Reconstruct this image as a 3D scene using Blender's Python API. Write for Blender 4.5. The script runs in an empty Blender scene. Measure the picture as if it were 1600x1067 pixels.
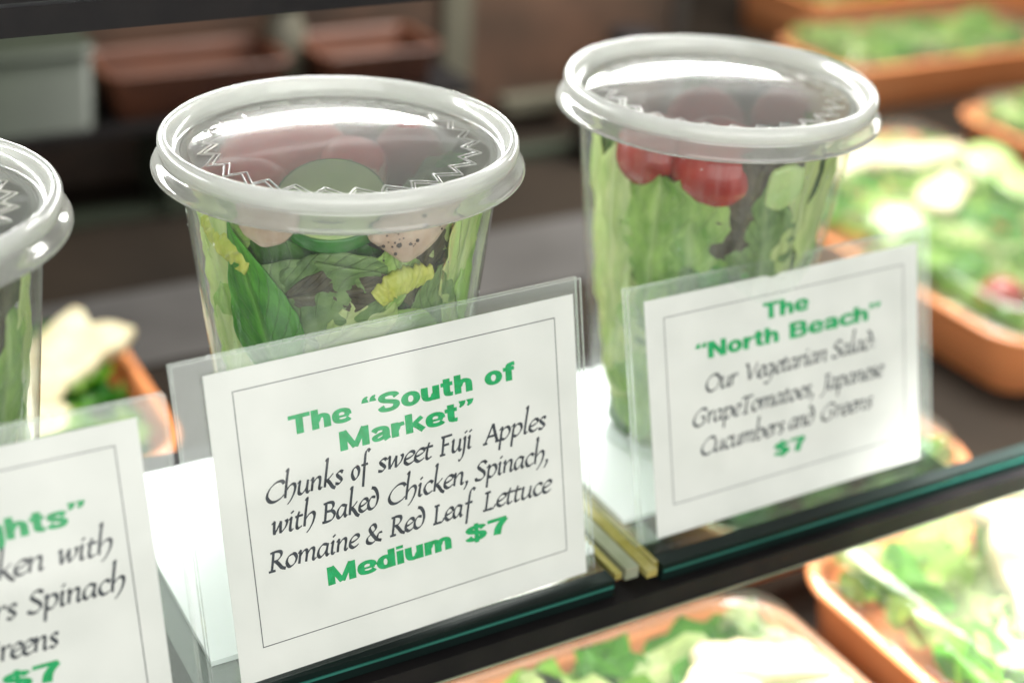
import bpy, bmesh, math, random
from mathutils import Vector, Matrix, noise
S = 0.001                                   # everything below is written in millimetres
SC = bpy.context.scene
COL = SC.collection
rnd = random.Random(11)
def R(a): return math.radians(a)

# ------------------------------------------------------------------ camera
CAM_F, CAM_POS, YAW, PITCH, ROLL = 2296.05, (-179.5255, -419.3933, 309.0018), 0.535, 0.4786, 0.0569
fw = Vector((math.sin(YAW)*math.cos(PITCH), math.cos(YAW)*math.cos(PITCH), -math.sin(PITCH)))
rt = Vector((math.cos(YAW), -math.sin(YAW), 0)); up = rt.cross(fw)
r2 = rt*math.cos(ROLL) + up*math.sin(ROLL); u2 = -rt*math.sin(ROLL) + up*math.cos(ROLL)
cd = bpy.data.cameras.new('camera'); cam = bpy.data.objects.new('camera', cd); COL.objects.link(cam)
M3 = Matrix((r2, u2, -fw)).transposed()
cam.matrix_world = Matrix.Translation(Vector(CAM_POS)*S) @ M3.to_4x4()
cd.sensor_width = 36; cd.lens = CAM_F/1600*36; cd.clip_start = 0.01; cd.clip_end = 50
cd.dof.use_dof = True; cd.dof.focus_distance = 0.462; cd.dof.aperture_fstop = 4.6; cd.dof.aperture_blades = 9
SC.camera = cam

# ------------------------------------------------------------------ world and lamps
w = bpy.data.worlds.new('World'); SC.world = w; w.use_nodes = True
bg = w.node_tree.nodes['Background']; bg.inputs[0].default_value = (0.97, 0.98, 0.95, 1); bg.inputs[1].default_value = 0.42
def lamp(name, loc, aim, sx, sy, power, col=(1, 1, 1)):
    l = bpy.data.lights.new(name, 'AREA'); l.shape = 'RECTANGLE'; l.size = sx*S; l.size_y = sy*S
    l.energy = power; l.color = col
    o = bpy.data.objects.new(name, l); COL.objects.link(o); o.location = Vector(loc)*S
    d = (Vector(aim)-Vector(loc)).normalized()
    q = d.to_track_quat('-Z', 'Y'); o.rotation_euler = q.to_euler(); return o
# long tube under the upper shelf, just behind the cups; shop front daylight; case ceiling tubes over the lower deck; added fills for the trays
lamp('shelf_tube_lamp', (160, 92, 162), (160, 0, 118), 1300, 4, 1.9, (0.98, 1.0, 0.96))
lamp('rear_tube_lamp', (60, 345, 199), (0, 0, 130), 900, 20, 1.6, (0.97, 1.0, 0.98))
lamp('shop_front_light', (-300, -1500, 350), (60, 0, 40), 2600, 1300, 22, (1.0, 0.985, 0.945))
lamp('case_ceiling_lamp', (700, 420, 620), (600, 260, -130), 700, 300, 19, (1.0, 0.995, 0.93))
lamp('under_shelf_fill', (105, -58, -24), (105, -75, -110), 190, 44, 0.26, (1.0, 1.0, 0.96))  # added fill that brightens the nearest tray, not a known shelf lamp
lamp('front_deck_fill', (380, -120, 150), (375, -95, -110), 260, 40, 1.5, (1.0, 1.0, 0.96))  # added light floating over the lower right trays, no fixture
bpy.data.lights['front_deck_fill'].spread = R(70)
lamp('left_deck_fill', (-60, 330, 120), (-50, 320, -110), 120, 120, .16, (1.0, 1.0, 0.93))  # small extra light added to lift the chicken in the left tray
SC.view_settings.view_transform = 'Standard'; SC.view_settings.look = 'None'
SC.view_settings.exposure = 0.18; SC.view_settings.gamma = 1.0
SC.cycles.max_bounces = 14; SC.cycles.transparent_max_bounces = 24; SC.cycles.transmission_bounces = 10
SC.cycles.sample_clamp_indirect = 6.0; SC.cycles.use_denoising = True

# ------------------------------------------------------------------ node material helpers
def newmat(name):
    m = bpy.data.materials.new(name); m.use_nodes = True; nt = m.node_tree; nt.nodes.clear()
    o = nt.nodes.new('ShaderNodeOutputMaterial'); return m, nt, o
def N(nt, t, **kw):
    n = nt.nodes.new(t)
    for k, v in kw.items():
        if k in n.inputs.keys(): n.inputs[k].default_value = v
        else: setattr(n, k, v)
    return n
def mapped(nt, scale=1.0):
    tc = N(nt, 'ShaderNodeTexCoord'); return tc.outputs['Object']
def noisy(nt, c1, c2, scale, detail=4.0, lo=0.35, hi=0.65, vec=None):
    nz = N(nt, 'ShaderNodeTexNoise', Scale=scale, Detail=detail)
    nt.links.new(vec if vec else mapped(nt), nz.inputs['Vector'])
    r = N(nt, 'ShaderNodeValToRGB'); r.color_ramp.elements[0].position = lo; r.color_ramp.elements[1].position = hi
    r.color_ramp.elements[0].color = (*c1, 1); r.color_ramp.elements[1].color = (*c2, 1)
    nt.links.new(nz.outputs['Fac'], r.inputs[0]); return r.outputs[0], nz
def solid(name, c1, c2=None, rough=0.5, scale=60, bump=0.0, bscale=300, spec=0.5, metal=0.0, sss=0.0, sssr=(1, .5, .3), coat=0):
    m, nt, o = newmat(name); b = N(nt, 'ShaderNodeBsdfPrincipled', Roughness=rough, Metallic=metal)
    b.inputs['Specular IOR Level'].default_value = spec
    if coat: b.inputs['Coat Weight'].default_value = coat; b.inputs['Coat Roughness'].default_value = 0.08
    if c2 is None: c2 = tuple(x*0.85 for x in c1)
    col, _ = noisy(nt, c1, c2, scale); nt.links.new(col, b.inputs['Base Color'])
    if sss:
        b.inputs['Subsurface Weight'].default_value = sss; b.inputs['Subsurface Radius'].default_value = sssr
        b.inputs['Subsurface Scale'].default_value = 0.004
    if bump:
        nz = N(nt, 'ShaderNodeTexNoise', Scale=bscale, Detail=5.0); nt.links.new(mapped(nt), nz.inputs['Vector'])
        bp = N(nt, 'ShaderNodeBump', Strength=bump, Distance=0.0006); nt.links.new(nz.outputs['Fac'], bp.inputs['Height'])
        nt.links.new(bp.outputs[0], b.inputs['Normal'])
    nt.links.new(b.outputs[0], o.inputs[0]); return m
def clear_plastic(name, tint=(0.97, 0.985, 0.975), haze=0.03, rough=0.03, f0=0.04, bump=0.0, bscale=60, streak=0.0):
    """thin clear sheet: straight through, a Fresnel share mirrored, a little scatter"""
    m, nt, o = newmat(name)
    tr = N(nt, 'ShaderNodeBsdfTransparent', Color=(*tint, 1)); gl = N(nt, 'ShaderNodeBsdfGlossy', Roughness=rough)
    df = N(nt, 'ShaderNodeBsdfDiffuse', Color=(0.85, 0.9, 0.87, 1)); tl = N(nt, 'ShaderNodeBsdfTranslucent', Color=(0.85, 0.9, 0.87, 1))
    a = N(nt, 'ShaderNodeAddShader'); nt.links.new(df.outputs[0], a.inputs[0]); nt.links.new(tl.outputs[0], a.inputs[1])
    lw = N(nt, 'ShaderNodeLayerWeight', Blend=0.5)
    p = N(nt, 'ShaderNodeMath', operation='POWER'); nt.links.new(lw.outputs['Facing'], p.inputs[0]); p.inputs[1].default_value = 5
    mu = N(nt, 'ShaderNodeMath', operation='MULTIPLY_ADD'); nt.links.new(p.outputs[0], mu.inputs[0]); mu.inputs[1].default_value = 1-f0; mu.inputs[2].default_value = f0
    m1 = N(nt, 'ShaderNodeMixShader', Fac=haze); nt.links.new(tr.outputs[0], m1.inputs[1]); nt.links.new(a.outputs[0], m1.inputs[2])
    m2 = N(nt, 'ShaderNodeMixShader'); nt.links.new(mu.outputs[0], m2.inputs[0]); nt.links.new(m1.outputs[0], m2.inputs[1]); nt.links.new(gl.outputs[0], m2.inputs[2])
    if streak:
        nz = N(nt, 'ShaderNodeTexNoise', Scale=130, Detail=3.0); mp = N(nt, 'ShaderNodeMapping'); mp.inputs['Scale'].default_value = (1, 1, 0.06)
        nt.links.new(mapped(nt), mp.inputs[0]); nt.links.new(mp.outputs[0], nz.inputs['Vector'])
        mr = N(nt, 'ShaderNodeMapRange'); mr.inputs[1].default_value = .42; mr.inputs[2].default_value = .75; mr.inputs[3].default_value = haze; mr.inputs[4].default_value = haze+streak
        nt.links.new(nz.outputs['Fac'], mr.inputs[0]); nt.links.new(mr.outputs[0], m1.inputs[0])
    if bump:
        nz = N(nt, 'ShaderNodeTexNoise', Scale=bscale, Detail=3.0)
        mp = N(nt, 'ShaderNodeMapping'); mp.inputs['Scale'].default_value = (1, 1, 0.15)
        nt.links.new(mapped(nt), mp.inputs[0]); nt.links.new(mp.outputs[0], nz.inputs['Vector'])
        bp = N(nt, 'ShaderNodeBump', Strength=bump, Distance=0.001); nt.links.new(nz.outputs['Fac'], bp.inputs['Height'])
        nt.links.new(bp.outputs[0], gl.inputs['Normal'])
    nt.links.new(m2.outputs[0], o.inputs[0]); return m
def leafmat(name, dark, light, vein, transl=0.45, rough=0.35, attr=False, veins=9.0, bscale=260):
    m, nt, o = newmat(name)
    uv = N(nt, 'ShaderNodeUVMap'); mp = N(nt, 'ShaderNodeMapping'); mp.inputs['Scale'].default_value = (1.3, 1.5, 1)
    nt.links.new(uv.outputs[0], mp.inputs[0]); oi = N(nt, 'ShaderNodeObjectInfo'); va = N(nt, 'ShaderNodeVectorMath', operation='ADD')
    nt.links.new(mp.outputs[0], va.inputs[0]); nt.links.new(oi.outputs['Random'], va.inputs[1])
    col, nz = noisy(nt, dark, light, 1.9, 7.0, 0.28, 0.68, vec=va.outputs[0])
    uv = N(nt, 'ShaderNodeUVMap'); sp = N(nt, 'ShaderNodeSeparateXYZ'); nt.links.new(uv.outputs[0], sp.inputs[0])
    av = N(nt, 'ShaderNodeMath', operation='ABSOLUTE'); nt.links.new(sp.outputs[1], av.inputs[0])
    mid = N(nt, 'ShaderNodeMapRange'); mid.inputs[1].default_value = 0.02; mid.inputs[2].default_value = 0.16; mid.inputs[3].default_value = 1; mid.inputs[4].default_value = 0
    nt.links.new(av.outputs[0], mid.inputs[0])
    sv = N(nt, 'ShaderNodeMath', operation='MULTIPLY_ADD'); nt.links.new(av.outputs[0], sv.inputs[0]); sv.inputs[1].default_value = -0.7; nt.links.new(sp.outputs[0], sv.inputs[2])
    s2 = N(nt, 'ShaderNodeMath', operation='MULTIPLY'); nt.links.new(sv.outputs[0], s2.inputs[0]); s2.inputs[1].default_value = veins
    s3 = N(nt, 'ShaderNodeMath', operation='PINGPONG'); nt.links.new(s2.outputs[0], s3.inputs[0]); s3.inputs[1].default_value = 1
    s4 = N(nt, 'ShaderNodeMapRange'); s4.inputs[1].default_value = 0.0; s4.inputs[2].default_value = 0.16; s4.inputs[3].default_value = 0.55; s4.inputs[4].default_value = 0
    nt.links.new(s3.outputs[0], s4.inputs[0])
    mx = N(nt, 'ShaderNodeMath', operation='MAXIMUM'); nt.links.new(mid.outputs[0], mx.inputs[0]); nt.links.new(s4.outputs[0], mx.inputs[1])
    ms = N(nt, 'ShaderNodeMath', operation='MULTIPLY'); nt.links.new(mx.outputs[0], ms.inputs[0]); ms.inputs[1].default_value = 0.38
    mc = N(nt, 'ShaderNodeMix', data_type='RGBA'); nt.links.new(ms.outputs[0], mc.inputs[0]); nt.links.new(col, mc.inputs[6]); mc.inputs[7].default_value = (*vein, 1)
    c = mc.outputs[2]
    if attr:
        at = N(nt, 'ShaderNodeAttribute', attribute_name='tint'); mm = N(nt, 'ShaderNodeMix', data_type='RGBA', blend_type='MULTIPLY'); mm.inputs[0].default_value = 1
        nt.links.new(c, mm.inputs[6]); nt.links.new(at.outputs['Color'], mm.inputs[7]); c = mm.outputs[2]
    b = N(nt, 'ShaderNodeBsdfPrincipled', Roughness=rough); nt.links.new(c, b.inputs['Base Color'])
    n2 = N(nt, 'ShaderNodeTexNoise', Scale=bscale, Detail=4.0); nt.links.new(mapped(nt), n2.inputs['Vector'])
    ad = N(nt, 'ShaderNodeMath', operation='MULTIPLY_ADD'); nt.links.new(mx.outputs[0], ad.inputs[0]); ad.inputs[1].default_value = -0.8; nt.links.new(n2.outputs['Fac'], ad.inputs[2])
    bp = N(nt, 'ShaderNodeBump', Strength=0.9, Distance=0.0010); nt.links.new(ad.outputs[0], bp.inputs['Height']); nt.links.new(bp.outputs[0], b.inputs['Normal'])
    t = N(nt, 'ShaderNodeBsdfTranslucent'); nt.links.new(c, t.inputs[0])
    mi = N(nt, 'ShaderNodeMixShader', Fac=transl); nt.links.new(b.outputs[0], mi.inputs[1]); nt.links.new(t.outputs[0], mi.inputs[2])
    nt.links.new(mi.outputs[0], o.inputs[0]); return m

def lid_material(name, rough=0.22, milky=0.30, clear=0.0):
    m, nt, o = newmat(name)
    b = N(nt, 'ShaderNodeBsdfPrincipled', Roughness=rough, IOR=1.42); b.inputs['Transmission Weight'].default_value = 1.0
    b.inputs['Base Color'].default_value = (0.96, 0.97, 0.96, 1)
    nz = N(nt, 'ShaderNodeTexNoise', Scale=220, Detail=3.0); nt.links.new(mapped(nt), nz.inputs['Vector'])
    bp = N(nt, 'ShaderNodeBump', Strength=0.06, Distance=0.0005); nt.links.new(nz.outputs['Fac'], bp.inputs['Height']); nt.links.new(bp.outputs[0], b.inputs['Normal'])
    df = N(nt, 'ShaderNodeBsdfDiffuse', Color=(0.93, 0.935, 0.90, 1)); tl = N(nt, 'ShaderNodeBsdfTranslucent', Color=(0.93, 0.935, 0.90, 1))
    a = N(nt, 'ShaderNodeMixShader', Fac=0.5); nt.links.new(df.outputs[0], a.inputs[1]); nt.links.new(tl.outputs[0], a.inputs[2])
    m1 = N(nt, 'ShaderNodeMixShader', Fac=milky); nt.links.new(b.outputs[0], m1.inputs[1]); nt.links.new(a.outputs[0], m1.inputs[2])
    gl = N(nt, 'ShaderNodeBsdfGlossy', Roughness=0.08); nt.links.new(bp.outputs[0], gl.inputs['Normal'])
    m2 = N(nt, 'ShaderNodeMixShader', Fac=0.05); nt.links.new(m1.outputs[0], m2.inputs[1]); nt.links.new(gl.outputs[0], m2.inputs[2])
    nt.links.new(m2.outputs[0], o.inputs[0]); return m

MAT = {}
MAT['lid'] = lid_material('frosted_lid_plastic', 0.09, 0.21)
MAT['skirt'] = lid_material('thin_lid_skirt_plastic', 0.12, 0.24)
MAT['lid_rim'] = lid_material('milky_lid_rim_plastic', 0.20, 0.38)
MAT['emboss'] = lid_material('embossed_lid_plastic', 0.08, 0.42)
MAT['cup'] = clear_plastic('clear_cup_plastic', (0.975, 0.985, 0.98), 0.03, 0.05, 0.05, bump=0.9, bscale=90, streak=0.10)
MAT['acrylic'] = clear_plastic('clear_acrylic', (0.97, 0.985, 0.98), 0.045, 0.01, 0.04)
MAT['acrylic_front'] = clear_plastic('clear_front_acrylic', (0.985, 0.99, 0.985), 0.006, 0.01, 0.022)
MAT['bead'] = clear_plastic('water_bead', (0.95, 0.96, 0.95), 0.12, 0.02, 0.10)
MAT['acrylic_edge'] = clear_plastic('acrylic_edge', (0.97, 0.98, 0.975), 0.13, 0.05, 0.10)
MAT['box_lid'] = clear_plastic('clear_box_lid_plastic', (0.98, 0.99, 0.985), 0.04, 0.10, 0.05, bump=0.6, bscale=25)
MAT['white_plate'] = solid('white_acrylic_plate', (0.90, 0.93, 0.93), (0.86, 0.90, 0.90), 0.12, 12, spec=0.5)
MAT['paper'] = solid('card_paper', (0.82, 0.825, 0.79), (0.745, 0.755, 0.72), 0.75, 40, bump=0.08, bscale=900, spec=0.2)
def ink(name, c1, c2):
    m, nt, o = newmat(name); b = N(nt, 'ShaderNodeBsdfPrincipled', Roughness=0.6); b.inputs['Specular IOR Level'].default_value = .15
    col, _ = noisy(nt, c1, c2, 420, 6.0, 0.35, 0.62); nt.links.new(col, b.inputs['Base Color']); nt.links.new(b.outputs[0], o.inputs[0]); return m
MAT['green_ink'] = ink('green_ink', (0.001, 0.32, 0.085), (0.006, 0.42, 0.14))
MAT['dark_ink'] = ink('slate_ink', (0.022, 0.026, 0.034), (0.05, 0.06, 0.075))
MAT['black'] = solid('black_shelf_plastic', (0.010, 0.009, 0.010), (0.016, 0.014, 0.014), 0.5, 40, bump=0.1, spec=.15)
MAT['dark_metal'] = solid('dark_case_metal', (0.028, 0.024, 0.022), (0.04, 0.034, 0.030), 0.42, 9, metal=0.2)
MAT['teal_glint'] = solid('teal_glint_paint', (0.02, 0.12, 0.09), (0.03, 0.16, 0.125), 0.3, 30, spec=.3)
MAT['teal_dark'] = solid('dark_teal_glass', (0.004, 0.010, 0.009), (0.006, 0.017, 0.014), 0.40, 20, spec=.15)
MAT['glass'] = clear_plastic('green_shelf_glass', (0.50, 0.62, 0.56), 0.004, 0.02, 0.05)
MAT['yellow_edge'] = solid('yellow_glass_edge', (0.26, 0.22, 0.045), (0.36, 0.32, 0.10), 0.25, 90, coat=0.5)
MAT['pale_edge'] = solid('pale_glass_edge', (0.25, 0.27, 0.18), (0.33, 0.35, 0.26), 0.2, 60, coat=0.4)
MAT['orange'] = solid('orange_tray_plastic', (0.90, 0.36, 0.15), (0.86, 0.30, 0.11), 0.22, 8, coat=0.3)
MAT['deck'] = solid('lower_deck_steel', (0.016, 0.012, 0.009), (0.028, 0.020, 0.014), 0.75, 6, spec=.12)
MAT['grey_ledge'] = solid('grey_steel_ledge', (0.085, 0.080, 0.078), (0.05, 0.047, 0.045), 0.45, 10)
MAT['wall'] = solid('brown_door_laminate', (0.11, 0.060, 0.040), (0.035, 0.024, 0.018), 0.45, 9)
MAT['post'] = solid('pale_post_metal', (0.13, 0.12, 0.09), (0.10, 0.095, 0.07), 0.4, 10)
MAT['terracotta'] = solid('rust_brown_plastic', (0.13, 0.045, 0.022), (0.06, 0.022, 0.014), 0.5, 8)
MAT['olive'] = solid('olive_steel', (0.048, 0.060, 0.040), (0.030, 0.038, 0.026), 0.5, 8)
MAT['chicken'] = solid('cooked_chicken', (0.58, 0.47, 0.37), (0.40, 0.29, 0.21), 0.42, 90, bump=0.9, bscale=260, sss=0.3)
MAT['pale_chicken'] = solid('sliced_chicken_breast', (0.68, 0.63, 0.44), (0.58, 0.49, 0.30), 0.55, 60, bump=0.9, bscale=150, sss=0.2)
MAT['pepper'] = solid('pepper_crumb', (0.03, 0.02, 0.018), (0.05, 0.035, 0.03), 0.6, 200)
MAT['cuke_flesh'] = solid('cucumber_flesh', (0.42, 0.54, 0.22), (0.34, 0.48, 0.18), 0.25, 160, bump=0.2, sss=0.4, sssr=(.6, 1, .3))
MAT['cuke_skin'] = solid('cucumber_skin', (0.015, 0.13, 0.012), (0.03, 0.20, 0.02), 0.25, 120, bump=0.2, coat=0.3)
MAT['tomato'] = solid('grape_tomato_skin', (0.40, 0.032, 0.018), (0.22, 0.018, 0.014), 0.22, 45, sss=0.15, coat=0.25)
MAT['apple_skin'] = solid('apple_skin', (0.66, 0.035, 0.03), (0.74, 0.16, 0.10), 0.3, 90, coat=0.3)
MAT['apple_flesh'] = solid('apple_flesh', (0.84, 0.56, 0.46), (0.82, 0.44, 0.36), 0.4, 60, sss=0.3)
MAT['spinach'] = leafmat('spinach_leaf', (0.035, 0.24, 0.015), (0.15, 0.56, 0.04), (0.34, 0.68, 0.12), 0.5)
MAT['spinach_pale'] = leafmat('pale_spinach_leaf', (0.09, 0.20, 0.045), (0.32, 0.50, 0.17), (0.46, 0.62, 0.28), 0.5)
MAT['romaine'] = leafmat('romaine_leaf', (0.18, 0.42, 0.05), (0.56, 0.78, 0.24), (0.78, 0.88, 0.46), 0.5, veins=6)
MAT['pale_romaine'] = leafmat('pale_romaine_leaf', (0.50, 0.68, 0.22), (0.80, 0.88, 0.44), (0.88, 0.92, 0.62), 0.5, veins=5)
MAT['rib'] = leafmat('yellow_romaine_rib', (0.48, 0.58, 0.07), (0.70, 0.72, 0.16), (0.80, 0.82, 0.36), 0.35, rough=0.25, veins=2, bscale=160)
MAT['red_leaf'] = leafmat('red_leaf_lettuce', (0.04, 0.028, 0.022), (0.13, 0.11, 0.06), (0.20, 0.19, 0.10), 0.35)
MAT['mixed'] = leafmat('mixed_chopped_leaves', (0.55, 0.60, 0.50), (0.95, 1.0, 0.85), (1.0, 1.0, 0.9), 0.4, attr=True, veins=6)

# ------------------------------------------------------------------ object helpers
def link(name, me, m, parent=None):
    o = bpy.data.objects.new(name, me); COL.objects.link(o)
    if m is not None:
        if isinstance(m, (list, tuple)):
            for x in m: me.materials.append(x)
        else: me.materials.append(m)
    if parent is not None: o.parent = parent
    return o
def obj(name, bm, m, parent=None, smooth=False, bev=0.0):
    if bev:
        bmesh.ops.bevel(bm, geom=[e for e in bm.edges if e.is_manifold and e.calc_face_angle(0) > 0.6], offset=bev*S, segments=2, affect='EDGES', profile=0.5)
    me = bpy.data.meshes.new(name); bm.to_mesh(me); bm.free()
    if smooth:
        for p in me.polygons: p.use_smooth = True
    return link(name, me, m, parent)
def tag(o, label=None, cat=None, group=None, kind=None):
    if label: o['label'] = label
    if cat: o['category'] = cat
    if group: o['group'] = group
    if kind: o['kind'] = kind
    return o
def thing(name, label, cat, loc=(0, 0, 0), rz=0.0, group=None):
    o = bpy.data.objects.new(name, None); COL.objects.link(o); o.location = Vector(loc)*S; o.rotation_euler = (0, 0, rz)
    o.empty_display_size = 0.01
    return tag(o, label, cat, group)
def add_box(bm, x0, x1, y0, y1, z0, z1, mat=0):
    v = [bm.verts.new((x*S, y*S, z*S)) for z in (z0, z1) for x, y in ((x0, y0), (x1, y0), (x1, y1), (x0, y1))]
    for f in ((3, 2, 1, 0), (4, 5, 6, 7), (0, 1, 5, 4), (1, 2, 6, 5), (2, 3, 7, 6), (3, 0, 4, 7)):
        bm.faces.new([v[i] for i in f]).material_index = mat
def box(name, x0, x1, y0, y1, z0, z1, m, parent=None, bev=0.4):
    bm = bmesh.new(); add_box(bm, x0, x1, y0, y1, z0, z1); return obj(name, bm, m, parent, bev=bev)
def lathe(name, prof, m, parent=None, seg=128, closed=False, wob=None):
    bm = bmesh.new(); rings = []
    for r, z in prof:
        if r < 1e-6: rings.append([bm.verts.new((0, 0, z*S))]); continue
        rings.append([bm.verts.new((r*S*math.cos(2*math.pi*k/seg), r*S*math.sin(2*math.pi*k/seg), z*S)) for k in range(seg)])
    n = len(rings)
    for i in range(n if closed else n-1):
        a, b = rings[i], rings[(i+1) % n]
        for k in range(seg):
            k2 = (k+1) % seg
            if len(a) == 1 and len(b) == 1: continue
            if len(a) == 1: bm.faces.new((a[0], b[k], b[k2]))
            elif len(b) == 1: bm.faces.new((a[k2], a[k], b[0]))
            else: bm.faces.new((a[k], b[k], b[k2], a[k2]))
    bmesh.ops.recalc_face_normals(bm, faces=bm.faces)
    return obj(name, bm, m, parent, smooth=True)

# leaf sheets ---------------------------------------------------------------
def wshape(kind, u):
    t = (u+1)/2
    if kind == 'oval': return max(0.02, math.sin(math.pi*min(1, t*0.97+0.02))**0.75)*(1.08-0.3*t)
    if kind == 'point': return max(0.02, math.sin(math.pi*t)**0.9*(1.15-0.75*t)) + 0.0
    if kind == 'torn': return max(0.1, (1-abs(u)**3.5))*(0.9+0.15*math.sin(7*u+1))
    if kind == 'fan': return max(0.05, (1-abs(u)**6))*(0.42+0.58*t)
    return max(0.1, 1-abs(u)**4)
def leaf_grid(bm, fn, kind, nu=22, nv=14, tint=None, seed=0, jag=0.05, mat=0):
    uvl = bm.loops.layers.uv.verify()
    cl = bm.loops.layers.color.get('tint') or (bm.loops.layers.color.new('tint') if tint else None)
    g = []
    for i in range(nu+1):
        u = -1+2*i/nu; wd = wshape(kind, u)
        row = []
        for j in range(nv+1):
            v = -1+2*j/nv
            jj = 1 + jag*noise.noise(Vector((u*4+seed*3.1, (1 if v > 0 else -1)*3.7, seed)))*2
            row.append((bm.verts.new(Vector(fn(u, v*wd*jj, v))*S), u, v))
        g.append(row)
    for i in range(nu):
        for j in range(nv):
            q = (g[i][j], g[i+1][j], g[i+1][j+1], g[i][j+1])
            f = bm.faces.new([a[0] for a in q]); f.smooth = True; f.material_index = mat
            for l, a in zip(f.loops, q):
                l[uvl].uv = (a[1], a[2])
                if tint: l[cl] = (*tint, 1)
R_TOP, R_BOT, CH = 52.35, 37.03, 148.18
def rin(z): return R_BOT + (R_TOP-R_BOT)*(z/(CH-10)) - 0.9
def wall_leaf(name, m, th, z, hl, hw, roll, depth, kind='oval', ruf=1.0, bump=1.2, seed=1, jag=0.06, label=None, cup=(0, 0), group=None, cat='leaf', solidify=0.35, fold=0.0):
    """a leaf pressed against the inside of a cup: th = bearing in degrees, z height, hl/hw half length and width, roll from upright"""
    hl *= 1.1; hw *= 1.35; depth += .6; jag = min(jag, .09)*.5; ruf *= .5
    bm = bmesh.new(); cr, sr = math.cos(R(roll)), math.sin(R(roll))
    def fn(u, w, v):
        a = u*hl; b = w*hw
        ds, dz = b*cr + a*sr, a*cr - b*sr
        zz = min(max(z+dz, 1.5), 139.5); rr = rin(zz)
        n1 = noise.noise(Vector((a*0.06+seed*7, b*0.06, seed*1.7))); n2 = noise.noise(Vector((a*0.2, b*0.2+seed, 5.0)))
        ins = depth + 1.2*bump*(1+n1*1.8) + 0.7*bump*(1+n2*1.3) + ruf*abs(v)**3*(1+math.sin(u*17+seed*2+math.sin(u*5)*2)) + fold*max(0, b/hw)**2
        ins = max(0.15, ins)
        th2 = R(th) + ds/rin(z)
        return ((rr-ins)*math.cos(th2), (rr-ins)*math.sin(th2), zz)
    leaf_grid(bm, fn, kind, nu=30, nv=18, seed=seed, jag=jag)
    o = obj(name, bm, m); o.location = (cup[0]*S, cup[1]*S, 0.4*S)
    if solidify:
        md = o.modifiers.new('thickness', 'SOLIDIFY'); md.thickness = solidify*S; md.offset = -1
    if label: tag(o, label, cat, group)
    return o
def free_leaf(bm, c, hl, hw, rot, kind, seed, tint=None, clip=None, curl=1.0, nu=10, nv=6):
    M = rot
    def fn(u, w, v):
        a, b = u*hl, w*hw
        zc = curl*(0.25*hl*u*u + 0.3*hw*w*w) + 0.18*hw*noise.noise(Vector((a*0.09+seed, b*0.09, seed*0.7)))*4 + 0.12*hw*abs(v)**2*math.sin(u*11+seed)
        p = Vector(c) + M @ Vector((a, b, zc))
        if clip: p = clip(p)
        return p
    leaf_grid(bm, fn, kind, nu=nu, nv=nv, tint=tint, seed=seed)
def rrot():
    return Matrix.Rotation(rnd.uniform(0, 6.28), 3, 'Z') @ Matrix.Rotation(rnd.uniform(0, 3.14), 3, 'X') @ Matrix.Rotation(rnd.uniform(0, 6.28), 3, 'Z')

# ------------------------------------------------------------------ the case: decks, walls, upper shelf
deck = tag(box('deck', -900, 2300, -420, 1500, -152, -140, MAT['deck'], bev=0), kind='structure')
back = tag(box('wall_back', -900, 2300, 1502, 1530, -150, 900, MAT['wall'], bev=0), kind='structure')
# ------------------------------------------------------------------ glass shelf with three panes on a black rail
shelf = thing('glass_shelf', 'green edged glass shelf on a black rail carrying the three salad cups', 'shelf', (0, 0, 0))
for x0, x1 in ((-400, -93.5), (-83.0, 71.5), (92.0, 900)):
    g = box('glass_pane', x0, min(x1, 236), -70, 66, -9.5, -2.5, MAT['glass'], shelf, bev=0.5)
    box('front_edge', x0, x1, -76.5, -70.3, -9.6, -2.6, MAT['teal_dark'], shelf, bev=1.0)
    box('painted_glint', x0+.5, x1-.5, -76.9, -76.2, -5.9, -4.9, MAT['teal_glint'], shelf, bev=0.3)  # bright stripe and dark reflection of the glass edge painted as two teals
box('black_rail', -400, 900, -81, -69, -19, -9.9, MAT['black'], shelf, bev=0.8)
box('rail_highlight', -400, 900, -81.8, -81.2, -19.0, -18.4, MAT['pale_edge'], shelf, bev=0.2)  # pale strip drawing the highlight along the lower edge
box('rear_rail', -400, 236, 54, 68.5, -14, -2.4, MAT['black'], shelf, bev=0.6)
for k, (x, m, wdt) in enumerate(((90.6, 'yellow_edge', 2.2), (86.4, 'yellow_edge', 4.4), (80.5, 'pale_edge', 5.5), (74.6, 'yellow_edge', 2.8), (-87.0, 'yellow_edge', 2.2), (-91.5, 'pale_edge', 3.4))):
    box('joint_strip', x-wdt/2, x+wdt/2, -74-(k == 1)*4, 64, -6.6+(k % 2)*1.5, -2.6+(k % 3)*0.35, MAT[m], shelf, bev=0.3)
# upper shelf: black rail just above and behind the lids
ush = thing('upper_shelf', 'black rail of the upper shelf crossing above the cups', 'shelf', (0, 0, 0))
box('black_rail', -500, 1100, 60, 76, 181, 260, MAT['black'], ush, bev=1.0)
box('lower_lip', -500, 1100, 58.0, 66, 170.5, 180.2, MAT['black'], ush, bev=1.0)
box('glass_pane', -500, 1100, 76.5, 190, 252, 258, MAT['black'], ush, bev=0.5)

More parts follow.
